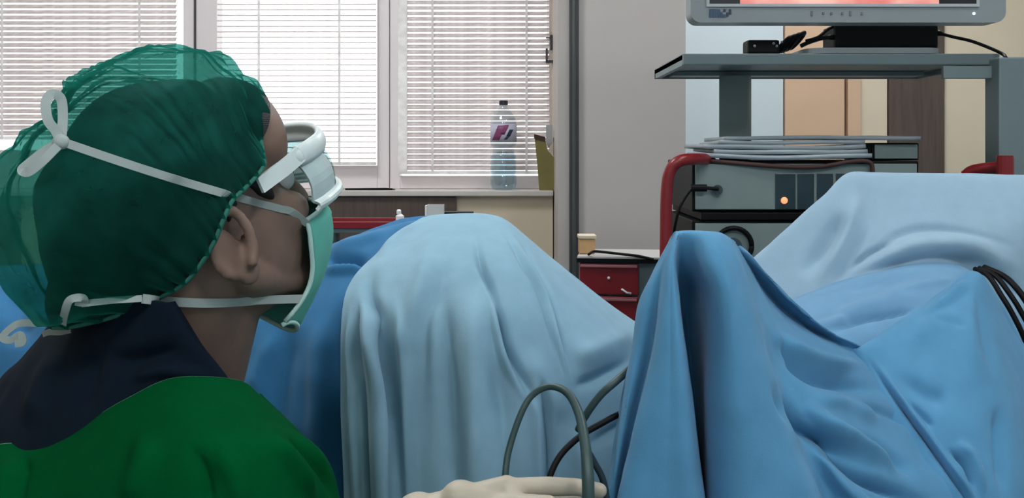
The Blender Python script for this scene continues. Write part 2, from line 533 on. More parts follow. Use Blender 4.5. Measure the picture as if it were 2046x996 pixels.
PITCH = 11.0 * KW
def blind(x0, x1, ybot, tilt, cords, label, side_w=0):
    yb = WY - 0.006
    X0, X1 = wx(x0), wx(x1)
    zb = wz(ybot)
    t = thing('window_blind', label, 'blind', ((X0 + X1) / 2, yb, zb), 'venetian blinds')
    obj('bottom_rail', nb(X0, X1, yb - 0.012, yb + 0.012, zb, zb + 0.011, bev=0.002), M_CORD, t)
    obj('head_rail', nb(X0, X1, yb - 0.014, yb + 0.014, WTOP - 0.03, WTOP, bev=0.002), M_CORD, t)
    sm = slat_mesh(X1 - X0, tilt)
    z = zb + 0.011 + PITCH * 0.6
    while z < WTOP - 0.035:
        o = bpy.data.objects.new('slat', sm)
        C.objects.link(o); o.parent = t
        o.location = Vector(((X0 + X1) / 2, yb, z)) - t.location
        o.rotation_euler = (random.uniform(-.03, .03), random.uniform(-.0006, .0006), 0)
        z += PITCH
    for c in cords:
        obj('ladder_tape', nb(wx(c) - 0.0045, wx(c) + 0.0045, yb - 0.016, yb - 0.0145, zb, WTOP - 0.01), M_CORD, t)
    if side_w:
        obj('side_channel', nb(X0 - side_w * KW, X0, yb - 0.01, yb + 0.012, zb, WTOP, bev=0.002), M_CORD, t)
    return t
blind(-440, 354, 279, math.radians(40), (-300, 10, 283), 'closed white venetian blind on the leftmost window behind the green cap')
blind(434, 752, 330, math.radians(4), (520, 680), 'overexposed open venetian blind on the middle window')
blind(814, 1098, 348, math.radians(40), (865, 1052), 'white venetian blind behind the water bottle, right of the middle window', 18)

# ---------------------------------------------------------------- surgical drapes
def drape(name, label, G, m, t=0.0025):
    o = obj(name, grid_mesh(name, G), m, smooth=True)
    tag(o, label, 'drape', 'surgical drapes')
    thicken(o, t)
    return o

def with_back(col, dy=0.16, low=0.55):
    """continue a column behind its crest: over the limb and down the far side"""
    x, y, d = col[0]
    p = at(x, y, d)
    def pix(v): return (CX + v.x / v.y * F_PX, CY - (v.z - CAM_H) / v.y * F_PX, v.y)
    a = pix(p + Vector((0, dy * 0.55, -0.03)))
    b = pix(p + Vector((0, dy, -0.14)))
    c = pix(p + Vector((0, dy + 0.03, -low)))
    return [c, b, a] + list(col)

def hang(col, z=0.02):
    """let the hem fall to the floor"""
    x, y, d = col[-1]
    p = at(x, y, d)
    q = Vector((p.x, p.y - 0.01, z))
    return list(col) + [(CX + q.x / q.y * F_PX, CY - (q.z - CAM_H) / q.y * F_PX, q.y)]

# A: light teal sheet over the far knee (the mound in the middle)
A = [
    [(845, 437, 1.560), (765, 498, 1.470), (703, 560, 1.400), (683, 640, 1.350), (681, 800, 1.310), (690, 1100, 1.280)],
    [(858, 434, 1.550), (786, 500, 1.440), (728, 565, 1.372), (706, 645, 1.335), (702, 800, 1.300), (718, 1100, 1.268)],
    [(875, 432, 1.540), (815, 500, 1.420), (765, 572, 1.355), (745, 655, 1.302), (748, 800, 1.272), (768, 1100, 1.245)],
    [(895, 431, 1.530), (850, 500, 1.400), (815, 572, 1.335), (800, 660, 1.305), (798, 800, 1.295), (805, 1100, 1.270)],
    [(930, 430, 1.520), (912, 500, 1.385), (896, 580, 1.320), (890, 665, 1.285), (890, 800, 1.275), (895, 1100, 1.260)],
    [(975, 432, 1.520), (982, 500, 1.385), (980, 580, 1.318), (975, 665, 1.280), (980, 800, 1.265), (985, 1100, 1.250)],
    [(1012, 443, 1.520), (1040, 510, 1.395), (1055, 590, 1.330), (1065, 675, 1.295), (1080, 805, 1.280), (1090, 1100, 1.260)],
    [(1060, 482, 1.520), (1092, 550, 1.405), (1120, 630, 1.345), (1143, 712, 1.310), (1160, 830, 1.290), (1170, 1100, 1.270)],
    [(1112, 526, 1.520), (1148, 592, 1.410), (1182, 664, 1.350), (1208, 742, 1.315), (1225, 850, 1.295), (1235, 1100, 1.275)],
    [(1182, 583, 1.520), (1213, 640, 1.420), (1242, 702, 1.360), (1264, 772, 1.325), (1280, 870, 1.305), (1290, 1100, 1.290)],
    [(1268, 645, 1.530), (1290, 692, 1.440), (1312, 752, 1.380), (1330, 820, 1.345), (1345, 900, 1.325), (1355, 1100, 1.310)],
    [(1360, 700, 1.540), (1378, 740, 1.460), (1395, 795, 1.410), (1410, 850, 1.380), (1422, 930, 1.360), (1430, 1100, 1.340)],
]
A = [with_back(hang(c)) for c in A]
foldA = [
    ([(752, 525), (738, 585), (758, 640), (772, 720), (782, 860), (790, 1150)], 15, -0.016),
    ([(716, 590), (714, 700), (728, 820), (742, 1150)], 6, -0.012),
    ([(700, 600), (700, 700), (708, 820), (716, 1150)], 6, 0.006),
    ([(725, 600), (742, 700), (756, 820), (766, 1150)], 13, 0.010),
    ([(785, 580), (806, 700), (816, 850), (824, 1250)], 15, 0.010),
    ([(870, 470), (845, 560), (815, 660), (812, 720)], 20, 0.006),
    ([(900, 490), (880, 570), (850, 640), (845, 720), (850, 900)], 16, -0.006),
    ([(950, 450), (958, 520), (982, 580), (1000, 640), (1018, 705), (1050, 770), (1100, 850)], 9, -0.013),
    ([(960, 540), (985, 600), (992, 660), (1012, 730), (1055, 810)], 9, 0.009),
    ([(1040, 690), (1080, 770), (1130, 850)], 28, 0.006),
    ([(955, 560), (945, 700), (950, 850), (958, 1150)], 28, 0.012),
    ([(885, 560), (892, 690), (902, 820), (912, 1250)], 22, -0.013),
    ([(985, 700), (1010, 880), (1015, 1250)], 22, -0.008),
    ([(1000, 455), (1040, 520), (1080, 590), (1108, 680), (1134, 780)], 6, -0.006),
    ([(1022, 452), (1060, 520), (1096, 590), (1124, 680), (1148, 780)], 5, -0.005),
    ([(1011, 455), (1050, 520), (1088, 590), (1116, 680), (1142, 780)], 4, 0.004),
    ([(1075, 740), (1098, 880), (1100, 1250)], 10, -0.012),
    ([(1050, 740), (1075, 880), (1078, 1250)], 14, 0.006),
    ([(1140, 720), (1200, 700), (1290, 660)], 26, 0.007),
    ([(1140, 780), (1200, 752), (1280, 710)], 14, -0.008),
    ([(750, 515), (800, 470), (860, 438)], 6, 0.006),
    ([(1160, 900), (1250, 850), (1300, 840)], 14, -0.008),
    ([(1150, 850), (1160, 950), (1165, 1100)], 14, 0.008),
]
GA = cloth(A, 300, 260, foldA, wob=0.002, wscale=6, seed=1)
drape('knee_drape', 'light teal cotton drape over the raised far knee, mound in the middle', GA, M_TEALSHEET)

# B: deeper blue sheet over the lower leg behind the surgeon's head, left of the mound
B = [
    [(-190, 590, 1.72), (-200, 670, 1.62), (-205, 760, 1.57), (-210, 1000, 1.53)],
    [(-40, 545, 1.70), (-50, 620, 1.60), (-55, 740, 1.55), (-60, 1000, 1.51)],
    [(120, 530, 1.68), (110, 610, 1.58), (105, 730, 1.53), (100, 1000, 1.49)],
    [(320, 500, 1.67), (310, 590, 1.57), (305, 740, 1.52), (300, 1000, 1.48)],
    [(480, 528, 1.66), (470, 610, 1.56), (465, 740, 1.50), (460, 1000, 1.46)],
    [(560, 520, 1.66), (550, 600, 1.55), (545, 730, 1.49), (540, 1000, 1.45)],
    [(628, 506, 1.66), (615, 580, 1.55), (606, 720, 1.48), (600, 1000, 1.44)],
    [(682, 484, 1.66), (664, 560, 1.55), (654, 700, 1.47), (648, 1000, 1.42)],
    [(762, 456, 1.67), (735, 530, 1.57), (716, 660, 1.48), (708, 1000, 1.42)],
    [(832, 440, 1.68), (810, 510, 1.59), (795, 650, 1.50), (790, 1000, 1.45)],
    [(930, 445, 1.70), (910, 520, 1.61), (900, 650, 1.53), (895, 1000, 1.48)],
]
B = [with_back(hang(c), 0.14, 0.8) for c in B]
foldB = [
    ([(640, 520), (690, 520), (745, 526)], 11, -0.018),
    ([(640, 545), (690, 542), (735, 540)], 8, 0.008),
    ([(640, 500), (720, 485), (790, 455)], 10, 0.006),
    ([(590, 640), (560, 760), (545, 900)], 30, -0.012),
    ([(650, 620), (640, 760), (640, 980)], 26, 0.010),
    ([(560, 660), (520, 740), (505, 800)], 20, 0.008),
    ([(690, 620), (694, 760), (700, 990)], 10, -0.012),
    ([(30, 560), (40, 700)], 30, -0.012),
]
GB = cloth(B, 220, 150, foldB, wob=0.005, wscale=9, seed=4)
drape('leg_drape', 'deep blue cotton drape left of the teal mound, behind the surgeon', GB, M_DEEPBLUE)

# near knee: tall blue pleated sheet on the right, running back along the thigh
KN = [
    [(1372, 470, 1.24), (1362, 520, 1.24), (1335, 600, 1.23), (1318, 700, 1.22), (1302, 800, 1.20), (1288, 900, 1.19), (1275, 1000, 1.18), (1262, 1200, 1.17)],
    [(1352, 468, 1.15), (1326, 512, 1.13), (1287, 600, 1.12), (1268, 700, 1.11), (1248, 800, 1.10), (1232, 900, 1.09), (1218, 1000, 1.08), (1195, 1200, 1.07)],
    [(1350, 467, 1.12), (1324, 520, 1.09), (1290, 600, 1.075), (1272, 700, 1.065), (1252, 800, 1.055), (1236, 900, 1.05), (1221, 1000, 1.045), (1198, 1200, 1.04)],
    [(1350, 466, 1.10), (1330, 520, 1.075), (1318, 600, 1.070), (1303, 700, 1.068), (1280, 800, 1.066), (1258, 900, 1.062), (1236, 1000, 1.058), (1210, 1200, 1.05)],
    [(1351, 466, 1.095), (1336, 520, 1.062), (1326, 600, 1.045), (1312, 700, 1.035), (1288, 800, 1.028), (1265, 900, 1.022), (1244, 1000, 1.018), (1216, 1200, 1.015)],
    [(1353, 466, 1.092), (1342, 520, 1.058), (1340, 600, 1.036), (1338, 700, 1.022), (1336, 800, 1.014), (1332, 900, 1.010), (1328, 1000, 1.008), (1322, 1200, 1.005)],
    [(1356, 466, 1.090), (1347, 520, 1.062), (1353, 600, 1.045), (1364, 700, 1.034), (1377, 800, 1.028), (1389, 900, 1.022), (1401, 1000, 1.018), (1420, 1200, 1.015)],
    [(1362, 465, 1.090), (1357, 520, 1.100), (1361, 600, 1.150), (1370, 700, 1.175), (1382, 800, 1.180), (1393, 900, 1.175), (1404, 1000, 1.165), (1422, 1200, 1.15)],
    [(1380, 464, 1.088), (1383, 520, 1.090), (1390, 600, 1.140), (1395, 700, 1.165), (1399, 800, 1.172), (1405, 900, 1.168), (1411, 1000, 1.160), (1427, 1200, 1.15)],
    [(1402, 464, 1.086), (1412, 520, 1.055), (1424, 600, 1.055), (1422, 700, 1.060), (1416, 800, 1.062), (1416, 900, 1.062), (1420, 1000, 1.060), (1433, 1200, 1.05)],
    [(1420, 465, 1.088), (1440, 520, 1.048), (1456, 600, 1.030), (1462, 700, 1.022), (1468, 800, 1.018), (1476, 900, 1.014), (1490, 1000, 1.010), (1510, 1200, 1.005)],
    [(1434, 467, 1.094), (1462, 520, 1.062), (1488, 600, 1.044), (1506, 700, 1.034), (1532, 800, 1.028), (1562, 900, 1.022), (1600, 1000, 1.016), (1650, 1200, 1.01)],
    [(1444, 471, 1.104), (1474, 524, 1.082), (1505, 610, 1.066), (1526, 706, 1.056), (1558, 800, 1.048), (1592, 900, 1.042), (1636, 1000, 1.036), (1690, 1200, 1.03)],
    [(1462, 484, 1.120), (1490, 535, 1.165), (1522, 626, 1.130), (1542, 722, 1.110), (1574, 806, 1.098), (1608, 900, 1.090), (1650, 1000, 1.080), (1705, 1200, 1.07)],
    [(1500, 517, 1.155), (1528, 574, 1.235), (1560, 650, 1.175), (1594, 735, 1.135), (1632, 808, 1.116), (1672, 892, 1.102), (1716, 1000, 1.090), (1770, 1200, 1.08)],
    [(1545, 565, 1.195), (1576, 620, 1.285), (1606, 676, 1.220), (1640, 748, 1.175), (1680, 818, 1.150), (1720, 900, 1.130), (1762, 1000, 1.110), (1820, 1200, 1.10)],
    [(1585, 607, 1.230), (1614, 652, 1.315), (1644, 692, 1.255), (1676, 756, 1.210), (1716, 826, 1.185), (1756, 905, 1.160), (1800, 1000, 1.135), (1860, 1200, 1.12)],
    [(1650, 660, 1.290), (1680, 688, 1.330), (1704, 718, 1.305), (1735, 772, 1.260), (1774, 842, 1.230), (1816, 915, 1.200), (1864, 1000, 1.170), (1925, 1200, 1.15)],
    [(1722, 697, 1.350), (1740, 715, 1.365), (1756, 742, 1.340), (1786, 800, 1.295), (1824, 862, 1.260), (1872, 930, 1.230), (1934, 1000, 1.200), (1995, 1200, 1.18)],
    [(1800, 730, 1.40), (1815, 750, 1.41), (1830, 780, 1.385), (1858, 832, 1.340), (1894, 890, 1.300), (1940, 950, 1.265), (2000, 1010, 1.235), (2060, 1200, 1.21)],
]
KN = [with_back(hang(c), 0.10, 0.5) for c in KN]
foldK = [
    ([(1450, 480), (1500, 560), (1540, 640)], 8, 0.004),
    ([(1535, 640), (1570, 705), (1620, 748), (1700, 770), (1790, 790)], 15, -0.017),
    ([(1545, 660), (1590, 700), (1660, 728), (1740, 735)], 13, 0.012),
    ([(1620, 790), (1690, 810), (1760, 850)], 16, 0.008),
    ([(1540, 750), (1568, 815), (1610, 865), (1680, 900), (1760, 950)], 12, -0.014),
    ([(1600, 800), (1650, 850), (1730, 900), (1800, 950)], 14, 0.012),
    ([(1620, 850), (1670, 915), (1730, 960), (1800, 990), (1890, 1030)], 14, -0.015),
    ([(1690, 860), (1770, 910), (1840, 960)], 12, -0.008),
    ([(1600, 880), (1650, 940), (1700, 990), (1780, 1060)], 14, 0.012),
    ([(1535, 640), (1560, 700), (1590, 740)], 10, 0.008),
    ([(1700, 800), (1780, 830), (1830, 850)], 9, -0.006),
]
GK = cloth(KN, 360, 240, foldK, wob=0.003, wscale=10, seed=9)
drape('pleated_knee_drape', 'blue cotton drape peaked over the near knee with a deep dark pleat', GK, M_BLUESHEET)

# belly: blue front sheet hanging from a peak at the far right
FB = [
    [(1690, 690, 1.360), (1712, 742, 1.325), (1764, 826, 1.272), (1826, 910, 1.228), (1896, 1000, 1.190), (1960, 1200, 1.17)],
    [(1722, 697, 1.340), (1745, 752, 1.310), (1796, 832, 1.262), (1856, 912, 1.220), (1924, 1000, 1.186), (1985, 1200, 1.165)],
    [(1800, 648, 1.370), (1822, 722, 1.310), (1852, 802, 1.262), (1894, 886, 1.222), (1944, 1000, 1.186), (2000, 1200, 1.165)],
    [(1880, 592, 1.410), (1892, 682, 1.322), (1908, 776, 1.268), (1930, 872, 1.226), (1964, 1000, 1.190), (2016, 1200, 1.17)],
    [(1944, 548, 1.440), (1946, 652, 1.335), (1954, 762, 1.276), (1968, 872, 1.232), (1990, 1000, 1.196), (2036, 1200, 1.175)],
    [(1985, 588, 1.450), (1992, 692, 1.350), (2000, 782, 1.290), (2012, 884, 1.245), (2030, 1000, 1.215), (2066, 1200, 1.19)],
    [(2044, 690, 1.460), (2050, 770, 1.380), (2056, 840, 1.330), (2066, 920, 1.290), (2080, 1020, 1.260), (2110, 1200, 1.24)],
    [(2130, 790, 1.480), (2136, 850, 1.420), (2142, 910, 1.380), (2150, 970, 1.350), (2160, 1050, 1.320), (2190, 1200, 1.30)],
]
FB = [with_back(hang(c), 0.05, 0.3) for c in FB]
foldF = [
    ([(1735, 705), (1800, 795), (1870, 890), (1930, 975), (1960, 1020)], 5, 0.006),
    ([(1724, 705), (1790, 800), (1860, 896), (1920, 982), (1950, 1030)], 5, -0.007),
    ([(1840, 640), (1900, 600), (1940, 560)], 9, 0.008),
    ([(1890, 895), (1930, 930), (1950, 985)], 7, -0.008),
    ([(1910, 880), (1945, 920), (1968, 1000)], 10, 0.006),
    ([(1950, 570), (1968, 680), (1990, 760)], 14, -0.005),
    ([(1780, 745), (1850, 790), (1900, 800)], 20, -0.006),
    ([(1800, 700), (1870, 650), (1930, 640)], 25, 0.005),
    ([(1990, 800), (2000, 900), (2005, 1000)], 14, -0.009),
    ([(1860, 648), (1940, 655)], 5, -0.003),
    ([(1810, 800), (1870, 860)], 9, -0.005),
]
GF = cloth(FB, 220, 180, foldF, wob=0.004, wscale=8, seed=14)
drape('belly_drape', 'blue cotton drape hanging from a peak beside the black cables at right', GF, M_BLUESHEET)

# blue strip across the abdomen between the pale sheet and the front drape
US = [
    [(1500, 640, 1.62), (1510, 690, 1.52), (1530, 760, 1.46), (1560, 900, 1.44)],
    [(1590, 600, 1.60), (1605, 650, 1.51), (1640, 720, 1.45), (1680, 860, 1.43)],
    [(1690, 563, 1.60), (1710, 618, 1.51), (1740, 690, 1.45), (1780, 830, 1.43)],
    [(1780, 541, 1.61), (1800, 590, 1.52), (1820, 660, 1.46), (1840, 800, 1.44)],
    [(1860, 527, 1.62), (1880, 565, 1.545), (1895, 630, 1.49), (1910, 780, 1.46)],
    [(1935, 541, 1.62), (1945, 575, 1.565), (1955, 640, 1.51), (1970, 780, 1.48)],
    [(2010, 610, 1.64), (2016, 650, 1.58), (2024, 720, 1.53), (2040, 860, 1.50)],
    [(2110, 720, 1.66), (2114, 760, 1.60), (2122, 830, 1.55), (2140, 950, 1.52)],
]
US = [with_back(hang(c, 0.3), 0.05, 0.3) for c in US]
foldU = [
    ([(1660, 668), (1720, 640), (1790, 626), (1840, 620)], 7, -0.009),
    ([(1650, 645), (1740, 610), (1860, 590)], 14, 0.007),
    ([(1620, 660), (1700, 640)], 9, 0.006),
    ([(1680, 582), (1760, 566), (1860, 548)], 8, -0.005),
    ([(1740, 600), (1850, 570), (1920, 560)], 9, 0.004),
]
GU = cloth(US, 200, 110, foldU, wob=0.004, wscale=10, seed=20)
drape('abdomen_drape', 'lighter blue drape strip lying between the pale sheet and the belly drape', GU, M_SKYSHEET)

# pale sheet: anaesthesia screen
LS = [
    [(1420, 590, 1.72), (1432, 630, 1.70), (1450, 680, 1.68), (1470, 760, 1.66), (1490, 900, 1.64)],
    [(1505, 520, 1.72), (1520, 570, 1.69), (1540, 630, 1.66), (1565, 720, 1.63), (1580, 860, 1.61)],
    [(1580, 455, 1.72), (1600, 520, 1.68), (1625, 585, 1.645), (1650, 660, 1.62), (1665, 830, 1.60)],
    [(1650, 392, 1.72), (1670, 460, 1.68), (1700, 535, 1.645), (1730, 620, 1.62), (1745, 800, 1.60)],
    [(1695, 351, 1.73), (1720, 430, 1.68), (1755, 505, 1.645), (1790, 585, 1.63), (1800, 780, 1.61)],
    [(1750, 349, 1.74), (1775, 425, 1.69), (1805, 500, 1.645), (1830, 570, 1.635), (1840, 770, 1.62)],
    [(1850, 349, 1.74), (1860, 420, 1.69), (1880, 490, 1.650), (1900, 565, 1.645), (1910, 770, 1.63)],
    [(1960, 351, 1.74), (1965, 420, 1.69), (1975, 490, 1.655), (1985, 580, 1.650), (1995, 780, 1.64)],
    [(2060, 353, 1.74), (2062, 420, 1.69), (2068, 500, 1.660), (2075, 610, 1.660), (2085, 800, 1.65)],
    [(2200, 356, 1.74), (2202, 430, 1.70), (2206, 520, 1.670), (2212, 640, 1.665), (2220, 820, 1.66)],
]
LS = [with_back(hang(c, 0.3), 0.04, 0.5) for c in LS]
foldL = [
    ([(1700, 560), (1770, 515), (1850, 495), (1940, 498), (2046, 545)], 22, 0.022),
    ([(1690, 545), (1740, 508), (1800, 482)], 7, -0.009),
    ([(1700, 550), (1800, 470), (1900, 462), (2046, 500)], 9, -0.006),
    ([(1690, 420), (1650, 490), (1600, 560)], 18, -0.010),
    ([(1740, 440), (1700, 520), (1660, 580)], 10, -0.005),
    ([(1720, 380), (1690, 470), (1630, 570)], 14, 0.006),
    ([(1950, 540), (2000, 560), (2046, 600)], 10, -0.010),
    ([(1700, 563), (1780, 543), (1860, 527), (1930, 538)], 7, 0.010),
]
GL = cloth(LS, 220, 140, foldL, wob=0.003, wscale=7, seed=25)
drape('screen_sheet', 'pale blue sheet stretched as a screen in front of the monitor cart', GL, M_LIGHTSHEET)

# dark cables slipping down between the pale sheet and the belly drape
for j, (off, r, lab) in enumerate(((0, 0.0042, 'black cable at the right edge, nearest the belly drape'),
                                  (14, 0.0042, 'middle black cable of three running down at the right edge'),
                                  (30, 0.005, 'outermost black cable at the right edge, against the pale sheet'))):
    bm = bmesh.new()
    pts = [at(1948 + off * 0.6, 538 - off * 0.12, 1.585), at(1975 + off, 552, 1.55), at(2000 + off, 590 - off * 0.5, 1.52), at(2024 + off, 630 - off * 0.7, 1.505), at(2052 + off, 690 - off * 0.9, 1.50), at(2090 + off, 800, 1.53), at(2110 + off, 1000, 1.55)]
    tube(bm, pts, r, 10, 40)
    tag(obj('cable', bm, M_BLACK, smooth=True), lab, 'cable', 'black cables at the right edge')

# ---------------------------------------------------------------- monitor cart
kc = lambda px, y: (px - CX) * y / F_PX
kz = lambda py, y: CAM_H - (py - CY) * y / F_PX
YC = 2.0
cart = thing('equipment_cart', 'grey metal monitor cart with red tubular handles', 'cart', (0.72, 2.25, 0))
x0, x1 = kc(1365, YC), kc(1998, YC)
zt = kz(107, YC)
bm = bmesh.new()
box(bm, x0, x1, YC, YC + 0.012, zt - 0.024, zt, bev=0.003)               # folded front lip
box(bm, x0, x1, YC + 0.012, YC + 0.40, zt - 0.012, zt - 0.002)
box(bm, x0, x0 + 0.012, YC + 0.012, YC + 0.40, zt - 0.024, zt)
box(bm, x1 - 0.012, x1, YC + 0.012, YC + 0.40, zt - 0.024, zt)
box(bm, x0, x1, YC + 0.388, YC + 0.40, zt - 0.024, zt)
box(bm, x0 + .03, x1 - .03, YC + 0.30, YC + 0.36, zt - 0.023, zt - 0.013)      # stiffener underneath
top_shelf = obj('shelf', bm, M_STEELGREY, cart)
obj('bracket', nb(kc(1880, YC), kc(1994, YC), YC - 0.012, YC - 0.0005, kz(158, YC), kz(133, YC), bev=0.002), M_STEELGREY, cart)
# posts
ypl = 2.28
bm = nb(-0.035, 0.035, -0.02, 0.02, 0.12, zt - 0.0245, bev=0.003)
o = obj('post', bm, M_STEELGREY, cart); o.location = (kc(1469, ypl), ypl, 0); o.rotation_euler = (0, 0, math.radians(-24))
ypr = 1.96
bm = nb(kc(1996, ypr), kc(2086, ypr), ypr, ypr + 0.06, 0.12, kz(114, ypr), bev=0.004)
obj('post', bm, M_STEELGREY, cart)
# device shelves and floor frame
YD = 2.06
dx0, dx1 = kc(1384, YD), kc(1838, YD)
z1 = kz(322, YD); z2 = kz(424, YD); z3 = kz(441, YD); z4 = kz(560, YD)
for a, b in ((z3 + 0.001, z2 - 0.001), (z4 - 0.022, z4 - 0.002)):
    obj('shelf', nb(kc(1400, YD) , x1 - 0.01, YD - 0.004, YD + 0.36, a, b, bev=0.002), M_BLACK, cart)
obj('shelf', nb(x0 + 0.03, x1 - 0.01, YD, YD + 0.36, 0.10, 0.125, bev=0.003), M_STEELGREY, cart)
# red tubular side handles
def handle(pts, r):
    bm = bmesh.new(); tube(bm, pts, r, 12, 48)
    return obj('handle', bm, M_RED, cart, smooth=True)
yh = 1.99
handle([at(1330, 900, yh), at(1329, 620, yh), at(1330, 500, yh), at(1332, 380, yh), at(1340, 340, yh), at(1358, 322, yh), at(1385, 318, yh + 0.02), at(1412, 319, yh + 0.08), at(1420, 322, yh + 0.2)], 0.0125)
handle([at(1928, 352, 2.0), at(1945, 341, 1.99), at(1985, 335, 1.96), at(2012, 332, 1.93)], 0.012)
bm = bmesh.new(); tube(bm, [at(2008, 420, 1.92), at(2008, 315, 1.92)], 0.0165, 14); tube(bm, [at(2008, 318, 1.92), at(2008, 311, 1.92)], 0.0155, 14)
obj('grip', bm, M_RED, cart, smooth=False)
for x in (x0 + 0.06, x1 - 0.05):
    for y in (YD + 0.03, YD + 0.33):
        bm = bmesh.new()
        tube(bm, [(x, y - 0.0125, 0.05), (x, y + 0.0125, 0.05)], 0.05, 20)
        box(bm, x - 0.008, x + 0.008, y - 0.02, y + 0.02, 0.05, 0.1)
        obj('caster', bm, M_BLACK, cart)
# red side tube on the inner side of the papers
bm = bmesh.new(); tube(bm, [at(1420, 322, 2.06), at(1560, 333, 2.05), at(1640, 333, 2.05), at(1700, 323, 2.05), at(1738, 325, 2.05), at(1744, 350, 2.05)], 0.005, 10, 40)
obj('tie_rod', bm, M_MAROON, cart, smooth=True)

# ---------------------------------------------------------------- device stack on the cart
def device(name, label, z0, z1_):
    t = thing(name, label, 'device', ((dx0 + dx1) / 2, YD, z0))
    obj('case', nb(dx0, dx1, YD + 0.006, YD + 0.33, z0, z1_, bev=0.003), M_BLACK, t)
    obj('front_panel', nb(dx0 + 0.006, dx1 - 0.006, YD, YD + 0.0055, z0 + 0.005, z1_ - 0.006, bev=0.002), M_DEVICE, t)
    return t
dv = device('endoscopy_light_source', 'grey boxed device with dark windows and a lit orange lamp', z2 + 0.0005, z1)
for a, b in ((1549, 1589), (1593, 1626), (1632, 1664), (1670, 1702)):
    w = obj('display_window', nb(kc(a, YD), kc(b, YD), YD - 0.003, YD - 0.0005, kz(418, YD), kz(347, YD), bev=0.001), M_PANEL, dv)
    if a == 1549:
        bm = bmesh.new(); sph(bm, at(1567, 401, YD - 0.006), 0.0075, 14, (1, 0.5, 1))
        tag(obj('indicator_lamp', bm, mat('orange_lamp', (255, 150, 100), 0.3, var=0, emit=(255, 150, 105), estr=1.2), w, smooth=True), 'lit orange indicator lamp')
bm = bmesh.new()
tube(bm, [at(1434, 380, YD + 0.001), at(1434, 380, YD - 0.012)], 0.011, 16)
sk = obj('socket', bm, M_PANEL, dv)
bm = bmesh.new(); tube(bm, [at(1380, 376, YD - 0.012), at(1412, 376, YD - 0.014)], 0.008, 12); tube(bm, [at(1412, 376, YD - 0.014), at(1436, 378, YD - 0.016)], 0.004, 10)
plug = obj('plug', bm, M_BLACK, dv, smooth=False)
bm = bmesh.new(); tube(bm, [at(1384, 376, YD - 0.012), at(1372, 390, YD - 0.016), at(1358, 415, YD - 0.02), at(1350, 445, YD - 0.02), at(1346, 480, YD - 0.01), at(1348, 560, YD)], 0.0032, 10, 40)
tag(obj('power_cable', bm, M_BLACK, smooth=True), 'thin black cable curving down from the upper device plug', 'cable')

d2 = device('video_processor', 'lower grey boxed device with a round black connector', z4 + 0.0005, z3)
bm = bmesh.new()
ring = [at(1466 + 36 * math.cos(a), 492 + 36 * math.sin(a), YD - 0.008) for a in np.linspace(0, 2 * math.pi, 33)]
tube(bm, ring, 0.0055, 10)
cr = obj('connector_ring', bm, M_BLACK, d2, smooth=True)
bm = bmesh.new(); tube(bm, [at(1464, 494, YD - 0.001), at(1464, 494, YD - 0.018)], 0.02, 20)
obj('connector', bm, M_PANEL, d2)
bm = bmesh.new(); sph(bm, at(1460, 484, YD - 0.02), 0.006, 12); sph(bm, at(1478, 500, YD - 0.02), 0.005, 12)
obj('pin', bm, M_WHITE, d2, smooth=True)

# small unit at the right of the stack
sv = thing('small_device', 'small grey unit with black edges right of the device stack', 'device', (kc(1800, 2.2), 2.2, z1))
# papers and plastic sleeves lying on the upper device
def sheet(xa, xb, y, h, thick, curl, seed, m, label):
    nx, ny = 26, 8
    G = np.zeros((nx, ny, 3))
    for i in range(nx):
        for j in range(ny):
            u, v = i / (nx - 1), j / (ny - 1)
            x = kc(xa + (xb - xa) * u, y)
            z = h + curl * (2 * u - 1) ** 2 + 0.0013 * math.sin(u * 7 + seed * 2 + v * 2)
            G[i, j] = (x, y + v * 0.24 + 0.006 * math.sin(u * 5 + seed), z + 0.004 * v * math.sin(3 * u + seed))
    o = obj('plastic_sleeve', grid_mesh('plastic_sleeve', G), m, smooth=True)
    md = o.modifiers.new('thickness', 'SOLIDIFY'); md.thickness = thick; md.offset = -1
    return tag(o, label, 'sleeve', 'sleeves on the device')
SL = [(1415, 1742, 2.050, z1 + 0.013, 0.0095, 0.003, 1.0, 'lowest grey plastic sleeve lying on the upper device'),
      (1428, 1735, 2.062, z1 + 0.023, 0.0095, 0.004, 2.2, 'second lowest grey sleeve on the upper device'),
      (1408, 1732, 2.070, z1 + 0.034, 0.0095, 0.002, 3.1, 'middle glossy grey sleeve in the pile on the device'),
      (1440, 1728, 2.080, z1 + 0.044, 0.0085, 0.002, 4.6, 'second highest pale sleeve in the pile on the device'),
      (1450, 1838, 2.095, z1 + 0.055, 0.0085, 0.000, 5.5, 'topmost long grey sleeve of the pile under the monitor shelf')]
for i, q in enumerate(SL):
    sheet(*q[:7], M_PAPER, q[7])
bx0, bx1 = kc(1742, 2.12), kc(1836, 2.12)
obj('case', nb(bx0, bx1, 2.12, 2.3, z1 + 0.001, z1 + 0.04, bev=0.003), M_BLACK, sv)
obj('front_panel', nb(bx0 + 0.005, bx1 - 0.005, 2.115, 2.1195, z1 + 0.005, z1 + 0.036), M_DEVICE, sv)

